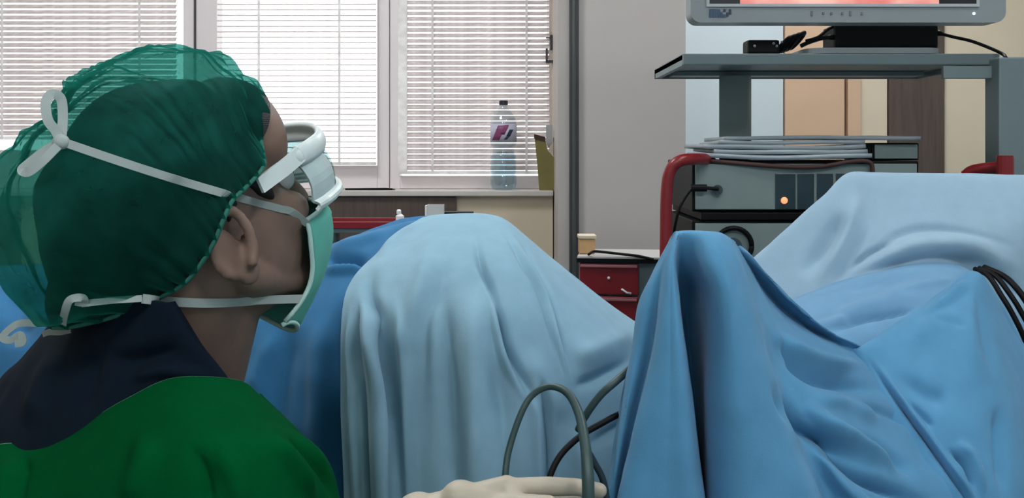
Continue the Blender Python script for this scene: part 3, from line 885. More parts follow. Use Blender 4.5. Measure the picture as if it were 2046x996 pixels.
# ---------------------------------------------------------------- monitor, adapter, remote
YM = 1.95
mx0, mx1 = kc(1380, YM), kc(2010, YM)
mzb = kz(45, YM)
mon = thing('monitor', 'grey flat monitor showing a red image, on the cart shelf', 'monitor', ((mx0 + mx1) / 2, YM + 0.05, zt))
def rounded(bm, x0, x1, z0, z1, y0, y1, r, seg=8):
    pts = []
    for cx, cz, a0 in ((x1 - r, z1 - r, 0), (x0 + r, z1 - r, 90), (x0 + r, z0 + r, 180), (x1 - r, z0 + r, 270)):
        for i in range(seg + 1):
            a = math.radians(a0 + 90 * i / seg)
            pts.append((cx + r * math.cos(a), cz + r * math.sin(a)))
    f = [bm.verts.new((x, y0, z)) for x, z in pts]; b = [bm.verts.new((x, y1, z)) for x, z in pts]
    bm.faces.new(f); bm.faces.new(b[::-1])
    for i in range(len(f)):
        bm.faces.new((f[i], b[i], b[(i + 1) % len(f)], f[(i + 1) % len(f)]))
mzt = mzb + 0.42
bm = bmesh.new(); rounded(bm, mx0, mx1, mzb, mzt, YM, YM + 0.055, 0.022)
bez = obj('bezel', bm, M_BEZEL, mon)
sx0, sx1, sz0, sz1 = kc(1417, YM), kc(1950, YM), kz(8, YM), mzt - 0.035
fr = bmesh.new()
for a in ((sx0 - .006, sx1 + .006, sz0 - .006, sz0), (sx0 - .006, sx1 + .006, sz1, sz1 + .006), (sx0 - .006, sx0, sz0, sz1), (sx1, sx1 + .006, sz0, sz1)):
    box(fr, a[0], a[1], YM - 0.003, YM - 0.0003, a[2], a[3])
obj('screen_rim', fr, mat('rim_silver', (176, 180, 180), 0.4, var=0), mon)
# screen picture: round red endoscope view on black, procedural
sm = bpy.data.materials.new('screen_picture'); sm.use_nodes = True
nt = sm.node_tree; bs = nt.nodes['Principled BSDF']
tc = nt.nodes.new('ShaderNodeTexCoord'); nz = nt.nodes.new('ShaderNodeTexNoise'); nz.inputs['Scale'].default_value = 4; nz.inputs['Detail'].default_value = 4
rp = nt.nodes.new('ShaderNodeValToRGB')
rp.color_ramp.elements[0].position = 0.35; rp.color_ramp.elements[0].color = lin(226, 96, 92)
rp.color_ramp.elements[1].position = 0.62; rp.color_ramp.elements[1].color = lin(252, 196, 184)
nt.links.new(tc.outputs['Generated'], nz.inputs['Vector']); nt.links.new(nz.outputs['Fac'], rp.inputs['Fac'])
gx = nt.nodes.new('ShaderNodeSeparateXYZ'); nt.links.new(tc.outputs['Generated'], gx.inputs[0])
def mth(op, a, b=None):
    n = nt.nodes.new('ShaderNodeMath'); n.operation = op
    for i, q in enumerate((a, b)):
        if q is None: continue
        if isinstance(q, (int, float)): n.inputs[i].default_value = q
        else: nt.links.new(q, n.inputs[i])
    return n.outputs[0]
lo = mth('GREATER_THAN', gx.outputs[0], 0.115); hi = mth('LESS_THAN', gx.outputs[0], 0.86)
msk = mth('MULTIPLY', lo, hi)
mx = nt.nodes.new('ShaderNodeMix'); mx.data_type = 'RGBA'
nt.links.new(msk, mx.inputs['Factor']); mx.inputs['A'].default_value = (0.004, 0.004, 0.005, 1); nt.links.new(rp.outputs['Color'], mx.inputs['B'])
nt.links.new(mx.outputs['Result'], bs.inputs['Emission Color']); bs.inputs['Emission Strength'].default_value = 1.0
bs.inputs['Base Color'].default_value = (0.01, 0.01, 0.01, 1); bs.inputs['Roughness'].default_value = 0.3
obj('screen', nb(sx0, sx1, YM - 0.002, YM - 0.0004, sz0, sz1), sm, mon)
# maker's mark: small blue block lettering, unreadable in the photograph
M_LOGO = mat('logo_blue', (52, 78, 104), 0.4, var=0); M_LOGO2 = mat('logo_navy', (40, 50, 70), 0.4, var=0)
def flat(a, b, c, d): return (kc(a, YM), kc(b, YM), YM - 0.0014, YM - 0.0002, kz(d, YM), kz(c, YM))
lg = bmesh.new()
box(lg, *flat(1417, 1423, 18.5, 35)); box(lg, *flat(1424, 1433, 18.5, 35))
box(lg, *flat(1434, 1439, 19, 35)); box(lg, *flat(1439.5, 1450, 29, 35)); box(lg, *flat(1439.5, 1444, 24, 28))
obj('logo', lg, M_LOGO, mon)
lg = bmesh.new(); box(lg, *flat(1445, 1450, 18.5, 23.5)); box(lg, *flat(1456, 1461, 18.5, 29)); box(lg, *flat(1451, 1455.5, 25, 33))
obj('logo', lg, M_LOGO2, mon)
for bxp, hh in ((1622, 5), (1645, 2.5), (1661, 2.5), (1683, 2.5), (1699, 5), (1722, 3)):
    obj('button', nb(kc(bxp - 2, YM), kc(bxp + 2, YM), YM - 0.002, YM - 0.0002, kz(27 + hh, YM), kz(27 - hh, YM)), mat('button_grey', (104, 112, 114), 0.5, var=0), mon)
bm = bmesh.new(); sph(bm, at(1946, 27, YM - 0.001), 0.0028, 10)
obj('power_led', bm, mat('led_blue_white', (200, 210, 255), 0.3, var=0, emit=(215, 220, 255), estr=2.5), mon, smooth=True)
# stand
obj('stand_neck', nb(kc(1700, 2.05), kc(1830, 2.05), YM + 0.185, YM + 0.225, zt + 0.012, mzb + 0.1, bev=0.004), M_BEZEL, mon)
bm = bmesh.new(); rounded(bm, kc(1600, 2.05), kc(1868, 2.05), -0.12, 0.12, 0, 0.012, 0.04)
for v in bm.verts: v.co = Vector((v.co.x, YM + 0.17 + v.co.z, zt + 0.0005 + v.co.y))
obj('stand_base', bm, M_BEZEL, mon)

YA = 2.035
t = thing('power_adapter', 'black power adapter brick lying under the monitor', 'adapter', (kc(1770, YA), YA + 0.03, zt + 0.013))
bm = nb(kc(1668, YA), kc(1876, YA), YA, YA + 0.085, zt + 0.0135, kz(48, YA), bev=0.008)
obj('brick', bm, M_BLACK, t, smooth=False)
bm = bmesh.new(); tube(bm, [at(1874, 66, YA + .02), at(1905, 74, YA), at(1940, 82, YA - .01), at(1975, 95, YA - .03), at(2003, 108, YA - .05), at(2010, 116, YA - .0735)], [0.0075, 0.0055] + [0.0036] * 60, 10, 30)
obj('cord', bm, M_BLACK, t, smooth=True)
bm = bmesh.new(); tube(bm, [at(1672, 74, YA + .02), at(1645, 76, YA), at(1618, 84, YA), at(1600, 92, YA)], [0.006] * 4 + [0.0045] * 30, 10, 20)
tube(bm, [at(1672, 50, YA + .02), at(1655, 58, YA + .01), at(1635, 74, YA), at(1610, 82, YA)], 0.0035, 10, 20)
obj('cord', bm, M_BLACK, t, smooth=True)
# bundled connector lump left of the brick: coiled plug and cable
t = thing('coiled_connector', 'black coiled cable with plug, left on the monitor shelf', 'connector', (kc(1545, YA), YA, zt))
bm = nb(kc(1492, YA), kc(1556, YA), YA - 0.01, YA + 0.04, zt + 0.0005, kz(80, YA), bev=0.006)
obj('plug_body', bm, M_BLACK, t)
bm = bmesh.new()
for j in range(4):
    c = at(1566 + j * 9, 90 - j * 3, YA + 0.01)
    tube(bm, [c + Vector((0.012 * math.cos(a) * 1.2, 0.02 * math.sin(a), 0.016 * math.cos(a + 0.6) )) for a in np.linspace(0, 2 * math.pi, 20)], 0.0042, 8)
obj('coil', bm, M_BLACK, t, smooth=True)
for (a, b) in ((1508, 92), (1546, 87), (1552, 92), (1562, 84)):
    bm = bmesh.new(); sph(bm, at(a, b, YA - 0.012), 0.003, 8)
    obj('contact', bm, M_BEZEL, t, smooth=True)

# ---------------------------------------------------------------- red drawer trolley by the pillar
YT = 2.74
tr = thing('drawer_trolley', 'dark red drawer trolley below the pillar with grey side', 'trolley', (kc(1225, YT), YT + 0.2, 0))
tx0, tx1 = kc(1150, YT), kc(1276, YT)
Mx = Matrix.Translation((tx1, YT, 0)) @ Matrix.Rotation(math.radians(-8), 4, 'Z') @ Matrix.Translation((-tx1, -YT, 0))
ztop = kz(513, YT)
def tp(name, m, *a, bev=0.002):
    bm = bmesh.new(); box(bm, *a, bev=bev, M=Mx); return obj(name, bm, m, tr)
tp('body', M_STEELGREY, tx0 + 0.01, tx1 + 0.05, YT + 0.012, YT + 0.19, 0.1, ztop - 0.012)
tp('top', mat('trolley_top_white', (186, 182, 178), 0.4, var=0.02), tx0 + 0.005, tx1 + 0.07, YT - 0.012, YT + 0.20, ztop - 0.011, ztop)
tp('top_edge', M_BLACK, tx0 + 0.005, tx1 + 0.07, YT - 0.016, YT - 0.0125, ztop - 0.018, ztop - 0.006, bev=0.0)
zz = [ztop - 0.018, kz(592, YT), kz(680, YT), kz(800, YT), kz(960, YT), 0.14]
for a, b in zip(zz[:-1], zz[1:]):
    bm = bmesh.new(); box(bm, tx0 + 0.012, tx1, YT - 0.008, YT + 0.0115, b + 0.004, a - 0.002, bev=0.003, M=Mx)
    dr = obj('drawer', bm, M_RED, tr)
    bm = bmesh.new(); box(bm, tx0 + 0.014, tx1 - 0.004, YT - 0.016, YT - 0.0085, a - 0.014, a - 0.006, bev=0.002, M=Mx)
    obj('lip', bm, mat('drawer_lip', (160, 96, 102), 0.35, var=0.03), dr)
    if a == zz[0]:
        bm = bmesh.new(); sph(bm, Mx @ Vector((kc(1217, YT), YT - 0.012, kz(556, YT))), 0.0045, 10)
        tube(bm, [Mx @ Vector((kc(1242, YT), YT - 0.013, kz(577, YT))), Mx @ Vector((kc(1252, YT), YT - 0.014, kz(584, YT))), Mx @ Vector((kc(1262, YT), YT - 0.013, kz(586, YT)))], 0.003, 8)
        obj('lock', bm, M_WHITE, dr, smooth=True)
t = thing('tan_box', 'small tan box with pale lid on the red trolley', 'box', (kc(1176, 2.80), 2.80, ztop))
yb_ = 2.80
obj('body', nb(kc(1158, yb_), kc(1189, yb_), yb_, yb_ + 0.06, ztop + 0.001, kz(478, yb_), bev=0.002), mat('tan_card', (196, 156, 110), 0.7, var=0.1, scale=30), t)
obj('lid', nb(kc(1156, yb_), kc(1192, yb_), yb_ - 0.003, yb_ + 0.063, kz(478, yb_) + 0.0005, kz(471, yb_), bev=0.002), mat('pale_card', (214, 200, 176), 0.7, var=0.03), t)
bm = bmesh.new(); tube(bm, [at(1176, 509, 2.74), at(1186, 503, 2.76), at(1205, 504, 2.76), at(1240, 508, 2.74), at(1275, 512, 2.725), at(1306, 519, 2.72)], 0.004, 10, 30)
tag(obj('black_lead', bm, M_BLACK, smooth=True), 'black lead lying along the red trolley top edge', 'cable')

# ---------------------------------------------------------------- instrument trolley behind the mound
YI = 2.8
it = thing('instrument_trolley', 'red rimmed instrument trolley against the dark wall panel', 'trolley', (kc(800, YI), YI + 0.15, 0))
ix0, ix1 = kc(640, YI), kc(990, YI)
izt = kz(446, YI)
obj('tray', nb(ix0, ix1, YI, YI + 0.16, izt - 0.03, izt - 0.012, bev=0.004), M_STEELGREY, it)
fr = bmesh.new()
for a in ((ix0, ix1, YI - .008, YI), (ix0, ix1, YI + .16, YI + .168), (ix0 - .008, ix0, YI - .008, YI + .168), (ix1, ix1 + .008, YI - .008, YI + .168)):
    box(fr, a[0], a[1], a[2], a[3], izt - 0.016, izt + 0.004, bev=0.002)
obj('rim', fr, M_RED, it)
for x in (ix0 + .02, ix1 - .02):
    for y in (YI + .02, YI + .14):
        bm = bmesh.new(); tube(bm, [(x, y, 0.0), (x, y, izt - 0.031)], 0.012, 12)
        obj('leg', bm, M_STEELGREY, it, smooth=False)
obj('lower_shelf', nb(ix0, ix1, YI, YI + .16, .3, .315), M_STEELGREY, it)
zi = izt - 0.012
yb_ = 2.86
t = thing('dropper_bottle', 'small white bottle on the red instrument trolley', 'bottle', (kc(798, yb_), yb_, zi))
obj('body', lathe(bmesh.new(), [(0.0115, 0), (0.0125, 0.002), (0.0125, 0.028), (0.006, 0.034)], (kc(799, yb_), yb_, zi + 0.0005)), M_WHITE, t, smooth=False)
obj('cap', lathe(bmesh.new(), [(0.007, 0.0345), (0.007, 0.044), (0.004, 0.048)], (kc(797, yb_), yb_, zi + 0.0005)), M_WHITE, t)
t = thing('white_box', 'open white box standing on the instrument trolley', 'box', (kc(867, yb_), yb_, zi))
cb = bmesh.new()
xa, xb, za = kc(853, yb_), kc(886, yb_), kz(410, yb_)
for q in ((xa, xb, yb_, yb_ + .002), (xa, xb, yb_ + .04, yb_ + .042), (xa, xa + .002, yb_ + .002, yb_ + .04), (xb - .002, xb, yb_ + .002, yb_ + .04)):
    box(cb, *q, zi + 0.001, za)
box(cb, xa, xb, yb_, yb_ + .042, zi + 0.0005, zi + 0.003)
obj('carton', cb, mat('box_card', (190, 192, 190), 0.6, var=0.02), t)
obj('flap', nb(xa - 0.006, xa - 0.0005, yb_, yb_ + .04, zi + 0.02, za - 0.002), M_WHITE, t)
t = thing('black_instrument_case', 'black case behind the crest of the teal mound', 'case', (kc(915, 2.90), 2.90, zi))
obj('base', nb(kc(868, 2.90), kc(945, 2.90), 2.90, 2.955, zi + 0.0005, kz(437, 2.90), bev=0.004), M_BLACK, t)
obj('lid', nb(kc(868, 2.90), kc(945, 2.90), 2.90, 2.955, kz(437, 2.90) + 0.0005, kz(424, 2.90), bev=0.004), M_BLACK, t)

# ---------------------------------------------------------------- things on the sill
yb_ = 3.43
c = (kc(1006, yb_), yb_, SILL + 0.0008)
M_PET = glassy('clear_blue_plastic', (0.85, 0.91, 0.94, 1), 0.12)
bt = thing('water_bottle', 'large clear plastic water bottle with dark cap on the sill', 'bottle', c)
R = 0.047
prof = [(0.03, 0), (R * .9, 0.004), (R, 0.02), (R, 0.05), (R * .92, 0.058), (R, 0.066), (R, 0.10), (R * .93, 0.108), (R, 0.116), (R * .82, 0.135), (R * .8, 0.15), (R, 0.165), (R, 0.235), (R * .95, 0.25), (R * .75, 0.27), (0.022, 0.288), (0.0145, 0.296), (0.0145, 0.305)]
obj('body', lathe(bmesh.new(), prof, c, 28), M_PET, bt, smooth=True)
obj('cap', lathe(bmesh.new(), [(0.0155, 0.3055), (0.016, 0.307), (0.016, 0.319), (0.014, 0.321)], c, 24), mat('cap_navy', (38, 38, 58), 0.4, var=0), bt)
def band(name, za, zb, m, ang0, ang1, slant=0.0, r=R + 0.0006):
    n = 24
    G = np.zeros((n, 2, 3))
    for i in range(n):
        a = ang0 + (ang1 - ang0) * i / (n - 1)
        for j, z in enumerate((za, zb)):
            G[i, j] = (c[0] + r * math.cos(a), c[1] + r * math.sin(a), c[2] + z + slant * (i / (n - 1) - 0.5))
    o = obj(name, grid_mesh(name, G), m, bt, smooth=True); thicken(o, 0.0006); return o
lb = band('label', 0.172, 0.236, mat('bottle_label', (196, 196, 214), 0.5, var=0.05), 0, 2 * math.pi)
def on_label(name, x0, x1, z0, z1, m, skew=0.0):
    G = np.zeros((8, 4, 3))
    for i in range(8):
        for j in range(4):
            v = j / 3
            x = x0 + (x1 - x0) * i / 7 + skew * (v - 0.5)
            G[i, j] = (c[0] + x, c[1] - math.sqrt(max(0.0001, (R + 0.0016) ** 2 - x * x)), c[2] + z0 + (z1 - z0) * v)
    o = obj(name, grid_mesh(name, G), m, bt, smooth=True); thicken(o, 0.0005); o.parent = lb; o.matrix_parent_inverse = Matrix.Identity(4); return o
MAG = mat('label_magenta', (132, 62, 104), 0.5, var=0.08); NVY = mat('label_navy', (44, 48, 70), 0.5, var=0)
on_label('lettering', -0.030, -0.004, 0.178, 0.230, MAG, 0.022)
on_label('lettering', -0.004, 0.012, 0.198, 0.232, MAG, 0.016)
on_label('lettering', 0.006, 0.018, 0.180, 0.192, NVY, 0.010)
on_label('lettering', 0.016, 0.030, 0.192, 0.216, NVY, 0.012)
obj('water', lathe(bmesh.new(), [(R * .86, 0.006), (R * .93, 0.02), (R * .93, 0.048), (R * .86, 0.058), (R * .93, 0.068), (R * .93, 0.10), (R * .86, 0.108), (R * .93, 0.116), (R * .76, 0.135)], c, 24), glassy('water', (0.84, 0.91, 0.94, 1), 0.06), bt, smooth=True)

yb_ = 3.40
og = thing('olive_carton', 'olive green open carton leaning in the sill corner', 'carton', (kc(1095, yb_), yb_, SILL))
def prism(pts, y0, y1):
    bm = bmesh.new()
    f = [bm.verts.new((kc(a, y0), y0, kz(b, y0))) for a, b in pts]; g = [bm.verts.new((kc(a, y0), y1, kz(b, y0))) for a, b in pts]
    bm.faces.new(f); bm.faces.new(g[::-1])
    for i in range(len(f)): bm.faces.new((f[i], g[i], g[(i + 1) % len(f)], f[(i + 1) % len(f)]))
    return bm
zs_ = 381.6
obj('flap', prism([(1068, 270), (1089, 276), (1094, 300), (1107, 315), (1112, zs_), (1078, zs_), (1074, 330)], yb_, yb_ + 0.035), M_OLIVE, og)
obj('back_flap', prism([(1106, 276), (1117, 276), (1117, zs_), (1113.5, zs_), (1110, 318), (1106, 310)], yb_ + 0.01, yb_ + 0.05), M_OLIVE, og)
obj('rim', prism([(1067, 268), (1090, 274), (1090, 283), (1067, 277)], yb_ - 0.004, yb_ - 0.0005), M_MAROON, og)
obj('rim', prism([(1105.5, 275), (1117.5, 275), (1117.5, 283), (1105.5, 283)], yb_ + 0.005, yb_ + 0.0095), M_MAROON, og)
obj('tag', prism([(1091, 250), (1104, 250), (1104, 286), (1096, 296), (1091, 285)], yb_ + 0.052, yb_ + 0.056), mat('tag_grey', (176, 174, 176), 0.6, var=0), og)

yb_ = 3.41
bm = bmesh.new(); tube(bm, [at(690, 379.2, yb_), at(770, 378.6, yb_), at(784, 378.6, yb_)], [0.005, 0.0055, 0.004], 10)
pn = thing('marker_pen', 'thin black pen lying on the window sill', 'pen', at(740, 379, yb_)); obj('barrel', bm, M_BLACK, pn)
bm = bmesh.new(); tube(bm, [at(784.3, 378.6, yb_), at(790, 378.6, yb_)], [0.003, 0.0015], 8); obj('tip', bm, M_JOINT, pn)
pk = thing('tissue_packet', 'small white packet with dark end on the sill beside the pen', 'packet', at(668, 379, yb_))
obj('wrap', nb(kc(652, yb_), kc(684, yb_), yb_ - 0.02, yb_ + 0.03, SILL + 0.0005, SILL + 0.013, bev=0.003), M_WHITE, pk)
obj('stripe', nb(kc(655, yb_), kc(663, yb_), yb_ - 0.0215, yb_ - 0.0202, SILL + 0.002, SILL + 0.011), M_BLACK, pk)

# ---------------------------------------------------------------- the surgeon
yaw, pitch = math.radians(46), math.radians(24)
fh = Vector((math.cos(yaw), math.sin(yaw), 0)); lf = Vector((-math.sin(yaw), math.cos(yaw), 0)); upz = Vector((0, 0, 1))
fw = fh * math.cos(pitch) + upz * math.sin(pitch)
uw = upz * math.cos(pitch) - fh * math.sin(pitch)
HS = 1.10
EAR = at(474, 468, 0.88)
H0 = EAR + lf * 0.075 * HS
HM = Matrix.Translation(H0) @ Matrix((fw, lf, uw)).transposed().to_4x4() @ Matrix.Scale(HS, 4)
def hl(x, y, z): return HM @ Vector((x, y, z))

ps = thing('person', 'person in green gown, green hair cap, mask and white goggles, looking up at the monitor', 'person', (-0.38, 0.97, 0))
bm = bmesh.new()
def hsph(c, r): sph(bm, c, 1.0, 32, r, HM)
hsph((-0.006, 0, 0.045), (0.100, 0.076, 0.085))
hsph((0.030, 0, -0.020), (0.066, 0.064, 0.082))
hsph((0.060, 0, -0.068), (0.034, 0.036, 0.032))
hsph((0.066, 0, 0.060), (0.044, 0.064, 0.056))
for s in (-1, 1):
    capsule(bm, (0.004, s * .054, -.045), .017, (0.066, s * .020, -.086), .016, 14, HM)
    hsph((0.062, s * .040, -.016), (0.030, 0.022, 0.022))
    capsule(bm, (0.080, s * .034, .034), .014, (0.092, s * .008, .032), .013, 12, HM)
    # ear: helix, concha, lobe
    hx = []
    for a in np.linspace(-70, 230, 15):
        r_ = math.radians(a)
        hx.append(Vector((-0.012 - 0.018 * math.cos(r_) * 0.9 + 0.004 * math.sin(r_), s * (0.081 + 0.007 * (1 - math.cos(r_ * 0.5))), -0.002 + 0.028 * math.sin(r_))))
    for p, q in zip(hx[:-1], hx[1:]):
        capsule(bm, p, .0052, q, .0052, 8, HM)
    hsph((-0.018, s * .079, -.009), (0.014, 0.006, 0.024))
    hsph((-0.006, s * .080, -.033), (0.012, 0.006, 0.012))
    hsph((0.005, s * .077, -.009), (0.005, 0.007, 0.008))
capsule(bm, (0.096, 0, .020), .008, (0.108, 0, -.022), .012, 12, HM)
for s in (-1, 1): hsph((0.098, s * .012, -.026), (0.011, 0.008, 0.008))
capsule(bm, (0.088, -.016, -.051), .008, (0.088, .016, -.051), .008, 12, HM)
capsule(bm, (0.086, -.013, -.061), .008, (0.086, .013, -.061), .008, 12, HM)
# neck, trunk, limbs (world)
NB = at(325, 800, 0.985)
capsule(bm, hl(-0.020, 0, -0.030), 0.064, NB, 0.066, 28)
capsule(bm, hl(0.000, 0, -0.070), 0.040, NB + Vector((0.03, 0, 0)), 0.048, 24)
capsule(bm, (-.42, .995, .86), .115, (-.41, .97, .56), .135, 28)
capsule(bm, NB, .066, (-.40, .985, .90), .085, 24)
SR, EL, WR = Vector((-.30, .85, .885)), Vector((-.235, .80, .63)), at(836, 1040, 0.945)
SL_, EL_, WL_ = Vector((-.41, 1.15, .885)), Vector((-.24, 1.19, .66)), Vector((0.0, 1.13, .74))
capsule(bm, (-.39, .95, .89), .07, SR, .056, 20)
capsule(bm, SR, .054, EL, .043, 18); capsule(bm, EL, .042, WR, .026, 18)
capsule(bm, (-.42, 1.05, .88), .07, SL_, .056, 20)
capsule(bm, SL_, .052, EL_, .042, 16); capsule(bm, EL_, .041, WL_, .026, 16)
for j, yy in enumerate((.87, 1.07)):
    capsule(bm, (-.41, yy, .54), .095, (-.02, yy - .03 + .06 * j, .52), .062, 20)
    capsule(bm, (-.02, yy - .03 + .06 * j, .52), .060, (-.03, yy - .03 + .06 * j, .08), .040, 18)
    capsule(bm, (-.04, yy - .03 + .06 * j, .045), .040, (.12, yy - .03 + .06 * j, .036), .034, 14)
capsule(bm, (-.42, .90, .56), .125, (-.42, 1.04, .56), .125, 20)
body_me = remesh(bm, 0.0036, 3, 'body')
body_me.materials.append(M_SKIN); body_me.materials.append(M_NAVY)
nv = len(body_me.vertices)
co = np.zeros(nv * 3); body_me.vertices.foreach_get('co', co); co = co.reshape(-1, 3)
pc = np.zeros(len(body_me.polygons) * 3); body_me.polygons.foreach_get('center', pc); pc = pc.reshape(-1, 3)
body_me.polygons.foreach_set('material_index', (pc[:, 2] < 0.90).astype(int).tolist())
body = obj('body', body_me, None, ps, smooth=True)
body_tree = bvh(body)
for s in (-1, 1):
    bm = bmesh.new(); sph(bm, (0.082, s * .031, .012), .0125, 16, (1, 1, 1), HM)
    e = obj('eye', bm, M_WHITE, body, smooth=True); e.matrix_parent_inverse = Matrix.Identity(4)
    bm = bmesh.new(); sph(bm, (0.0912, s * .031, .013), .0052, 12, (1, 1, 1), HM)
    e2 = obj('iris', bm, M_BLACK, body, smooth=True); e2.matrix_parent_inverse = Matrix.Identity(4)

# bouffant cap: bag gathered on an elastic edge that runs forehead, temple, ear, nape
CC = at(262, 372, 0.93)
OUT = [(20, 330), (60, 288), (118, 232), (142, 198), (200, 140), (262, 112), (340, 101), (425, 106), (478, 142), (508, 200), (522, 260), (530, 330), (505, 400), (465, 480), (405, 555), (335, 612), (205, 645), (105, 655), (66, 600), (28, 520), (-4, 440), (-6, 370)]
oa = np.array([math.atan2(-(y - 372), x - 262) for x, y in OUT]); orad = np.array([math.hypot(x - 262, y - 372) for x, y in OUT]) * 0.93 / F_PX
od = np.argsort(oa); oa, orad = oa[od], orad[od]
oa = np.concatenate([oa - 2 * math.pi, oa, oa + 2 * math.pi]); orad = np.concatenate([orad] * 3)
def star(d, depth=0.127):
    phi = math.atan2(d.z, d.x); c_ = math.hypot(d.x, d.z)
    R_ = float(np.interp(phi, oa, orad))
    return 1 / math.sqrt((c_ / R_) ** 2 + (d.y / depth) ** 2)
near = [(500, 186, .955), (514, 240, .925), (524, 300, .905), (526, 334, .886), (494, 372, .868), (464, 402, .856), (446, 440, .846), (424, 492, .846), (380, 556, .852), (330, 590, .862), (220, 636, .885), (108, 656, .930)]
edge = [at(*q) for q in near]
far = [p + lf * (0.10 + 0.055 * math.sin(math.pi * i / 9)) for i, p in enumerate([edge[j] for j in range(10, 0, -1)])]
edge = edge + far
NE = 240
EC = catmull(np.array([list(p) for p in edge + edge[:1]]), NE + 1)[:-1]
pole = (at(120, 215, 0.93) - CC).normalized()
def slerp(a, b, t):
    w = math.acos(max(-1, min(1, a.dot(b))))
    if w < 1e-4: return a
    return (a * math.sin((1 - t) * w) + b * math.sin(t * w)) / math.sin(w)
def bag(scale, nt_, wr, shift=Vector((0, 0, 0)), ramp=0.14, inner=1.0, depth=0.127, cover=None):
    G = np.zeros((NE, nt_, 3))
    for i in range(NE):
        ev = Vector(EC[i]) - CC
        el = ev.length * inner
        ed = ev.normalized()
        for j in range(nt_):
            t = j / (nt_ - 1)
            d = slerp(ed, pole, t * 0.992)
            sc_ = scale if scale == 1.0 else scale - 0.27 * max(0, -d.x) ** 2 - 0.09 * max(0, d.z) ** 2
            r_ = star(d, depth) * sc_
            w = min(1, t / ramp); w = w * w * (3 - 2 * w)
            rr = el * (1 - w) + r_ * w
            if cover is not None:
                h = cover.ray_cast(CC, d)
                if h[0] is not None: rr = max(rr, min(h[3] + (0.003 if scale < 1 else 0.010 * min(1, t * 12)), 0.158))
            if wr:
                g = math.sin(i * 2 * math.pi / NE * 46 + 3 * noise.noise(Vector((i * .07, 0, t * 3)))) * math.exp(-t * 9) * 0.0022
                p = d * 6
                q = noise.noise(Vector((math.sin(i * 2 * math.pi / NE) * 5, math.cos(i * 2 * math.pi / NE) * 5, t * 0.8))) * 0.0030
                q += noise.noise(Vector((math.sin(i * 2 * math.pi / NE) * 13, math.cos(i * 2 * math.pi / NE) * 13, t * 1.0 + 4))) * 0.0014
                q += noise.noise(p * 0.8) * 0.004
                cr = 1 - abs(noise.noise(Vector((math.sin(i * 2 * math.pi / NE) * 3.2, math.cos(i * 2 * math.pi / NE) * 3.2, t * 0.9 + 9)) * 1.6)) * 14
                q += max(0, cr) * 0.0028
                rr += (g + q * min(1, t * 6)) * wr
            G[i, j] = CC + d * rr + shift * w
    return G
cap_me = grid_mesh('hair_cap', bag(1.0, 110, 1.35, cover=body_tree), wrap=True)
cap = obj('hair_cap', cap_me, M_CAP, ps, smooth=True)
cap['label'] = 'translucent green bouffant cap'
cap_tree = bvh(cap)
# elastic edge of the cap
bm = bmesh.new()
ring = [Vector(p) for p in EC[::3]]; ring.append(ring[0])
tube(bm, ring, 0.0022, 6)
el_ = obj('elastic_edge', bm, mat('cap_elastic', (36, 104, 90), 0.9, var=0.1, scale=60), cap, smooth=True); el_.matrix_parent_inverse = Matrix.Identity(4)
# hair under the cap
hair_me = grid_mesh('hair', bag(0.86, 90, 0.0, ramp=0.18, inner=0.985, depth=0.118, cover=body_tree), wrap=True)
hair = obj('hair', hair_me, M_HAIR, ps, smooth=True)
# sideburn at the temple
bm = bmesh.new()
sb = [touch([body_tree], x, y, -0.002) for x, y in ((500, 352), (520, 372), (540, 392))]
for p, q, r1, r2 in ((sb[0], sb[1], .011, .010), (sb[1], sb[2], .010, .005)):
    capsule(bm, p, r1, q, r2, 12)
sb2 = [touch([body_tree], x, y, -0.001) for x, y in ((462, 408), (456, 440))]
capsule(bm, sb2[0], .006, sb2[1], .003, 10)
sdb = obj('sideburn', remesh(bm, 0.002, 4, 'sideburn'), M_HAIR, ps, smooth=True)

# face mask, pleated
rows = [(-.027, .117, .076, .0565), (-.034, .124, .075, .0580), (-.044, .125, .073, .0580), (-.060, .120, .070, .0565), (-.080, .108, .066, .0540), (-.100, .090, .058, .0510), (-.118, .072, .044, .0470), (-.136, .050, .022, .0420)]
rr_ = catmull(np.array(rows), 40)
G = np.zeros((48, 40, 3))
for i in range(48):
    a = (i / 47 * 2 - 1) * math.pi / 2
    for j, (z, xf, xs, hy) in enumerate(rr_):
        pl = 0.0018 * (((j / 39 * 4) % 1.0) - 0.5) * math.cos(a)
        x = xs + (xf - xs + pl) * abs(math.cos(a)) ** 0.85
        y = hy * math.sin(a)
        G[i, j] = HM @ Vector((x, y, z + 0.028 * (j / 39) ** 2 * math.sin(a) ** 2))
mask = obj('face_mask', grid_mesh('face_mask', G), M_MASK, ps, smooth=True); thicken(mask, 0.0016)
mask['label'] = 'pale green surgical face mask'
mask_tree = bvh(mask)
for col, nm in ((G[0], 'binding'), (G[-1], 'binding'), (G[:, 0], 'nose_binding'), (G[:, -1], 'chin_binding')):
    bm = bmesh.new(); tube(bm, [Vector(p) for p in col[::2]], 0.0026, 6)
    o = obj(nm, bm, mat('mask_binding', (176, 210, 202), 0.85, var=0.03), mask, smooth=True); o.matrix_parent_inverse = Matrix.Identity(4)

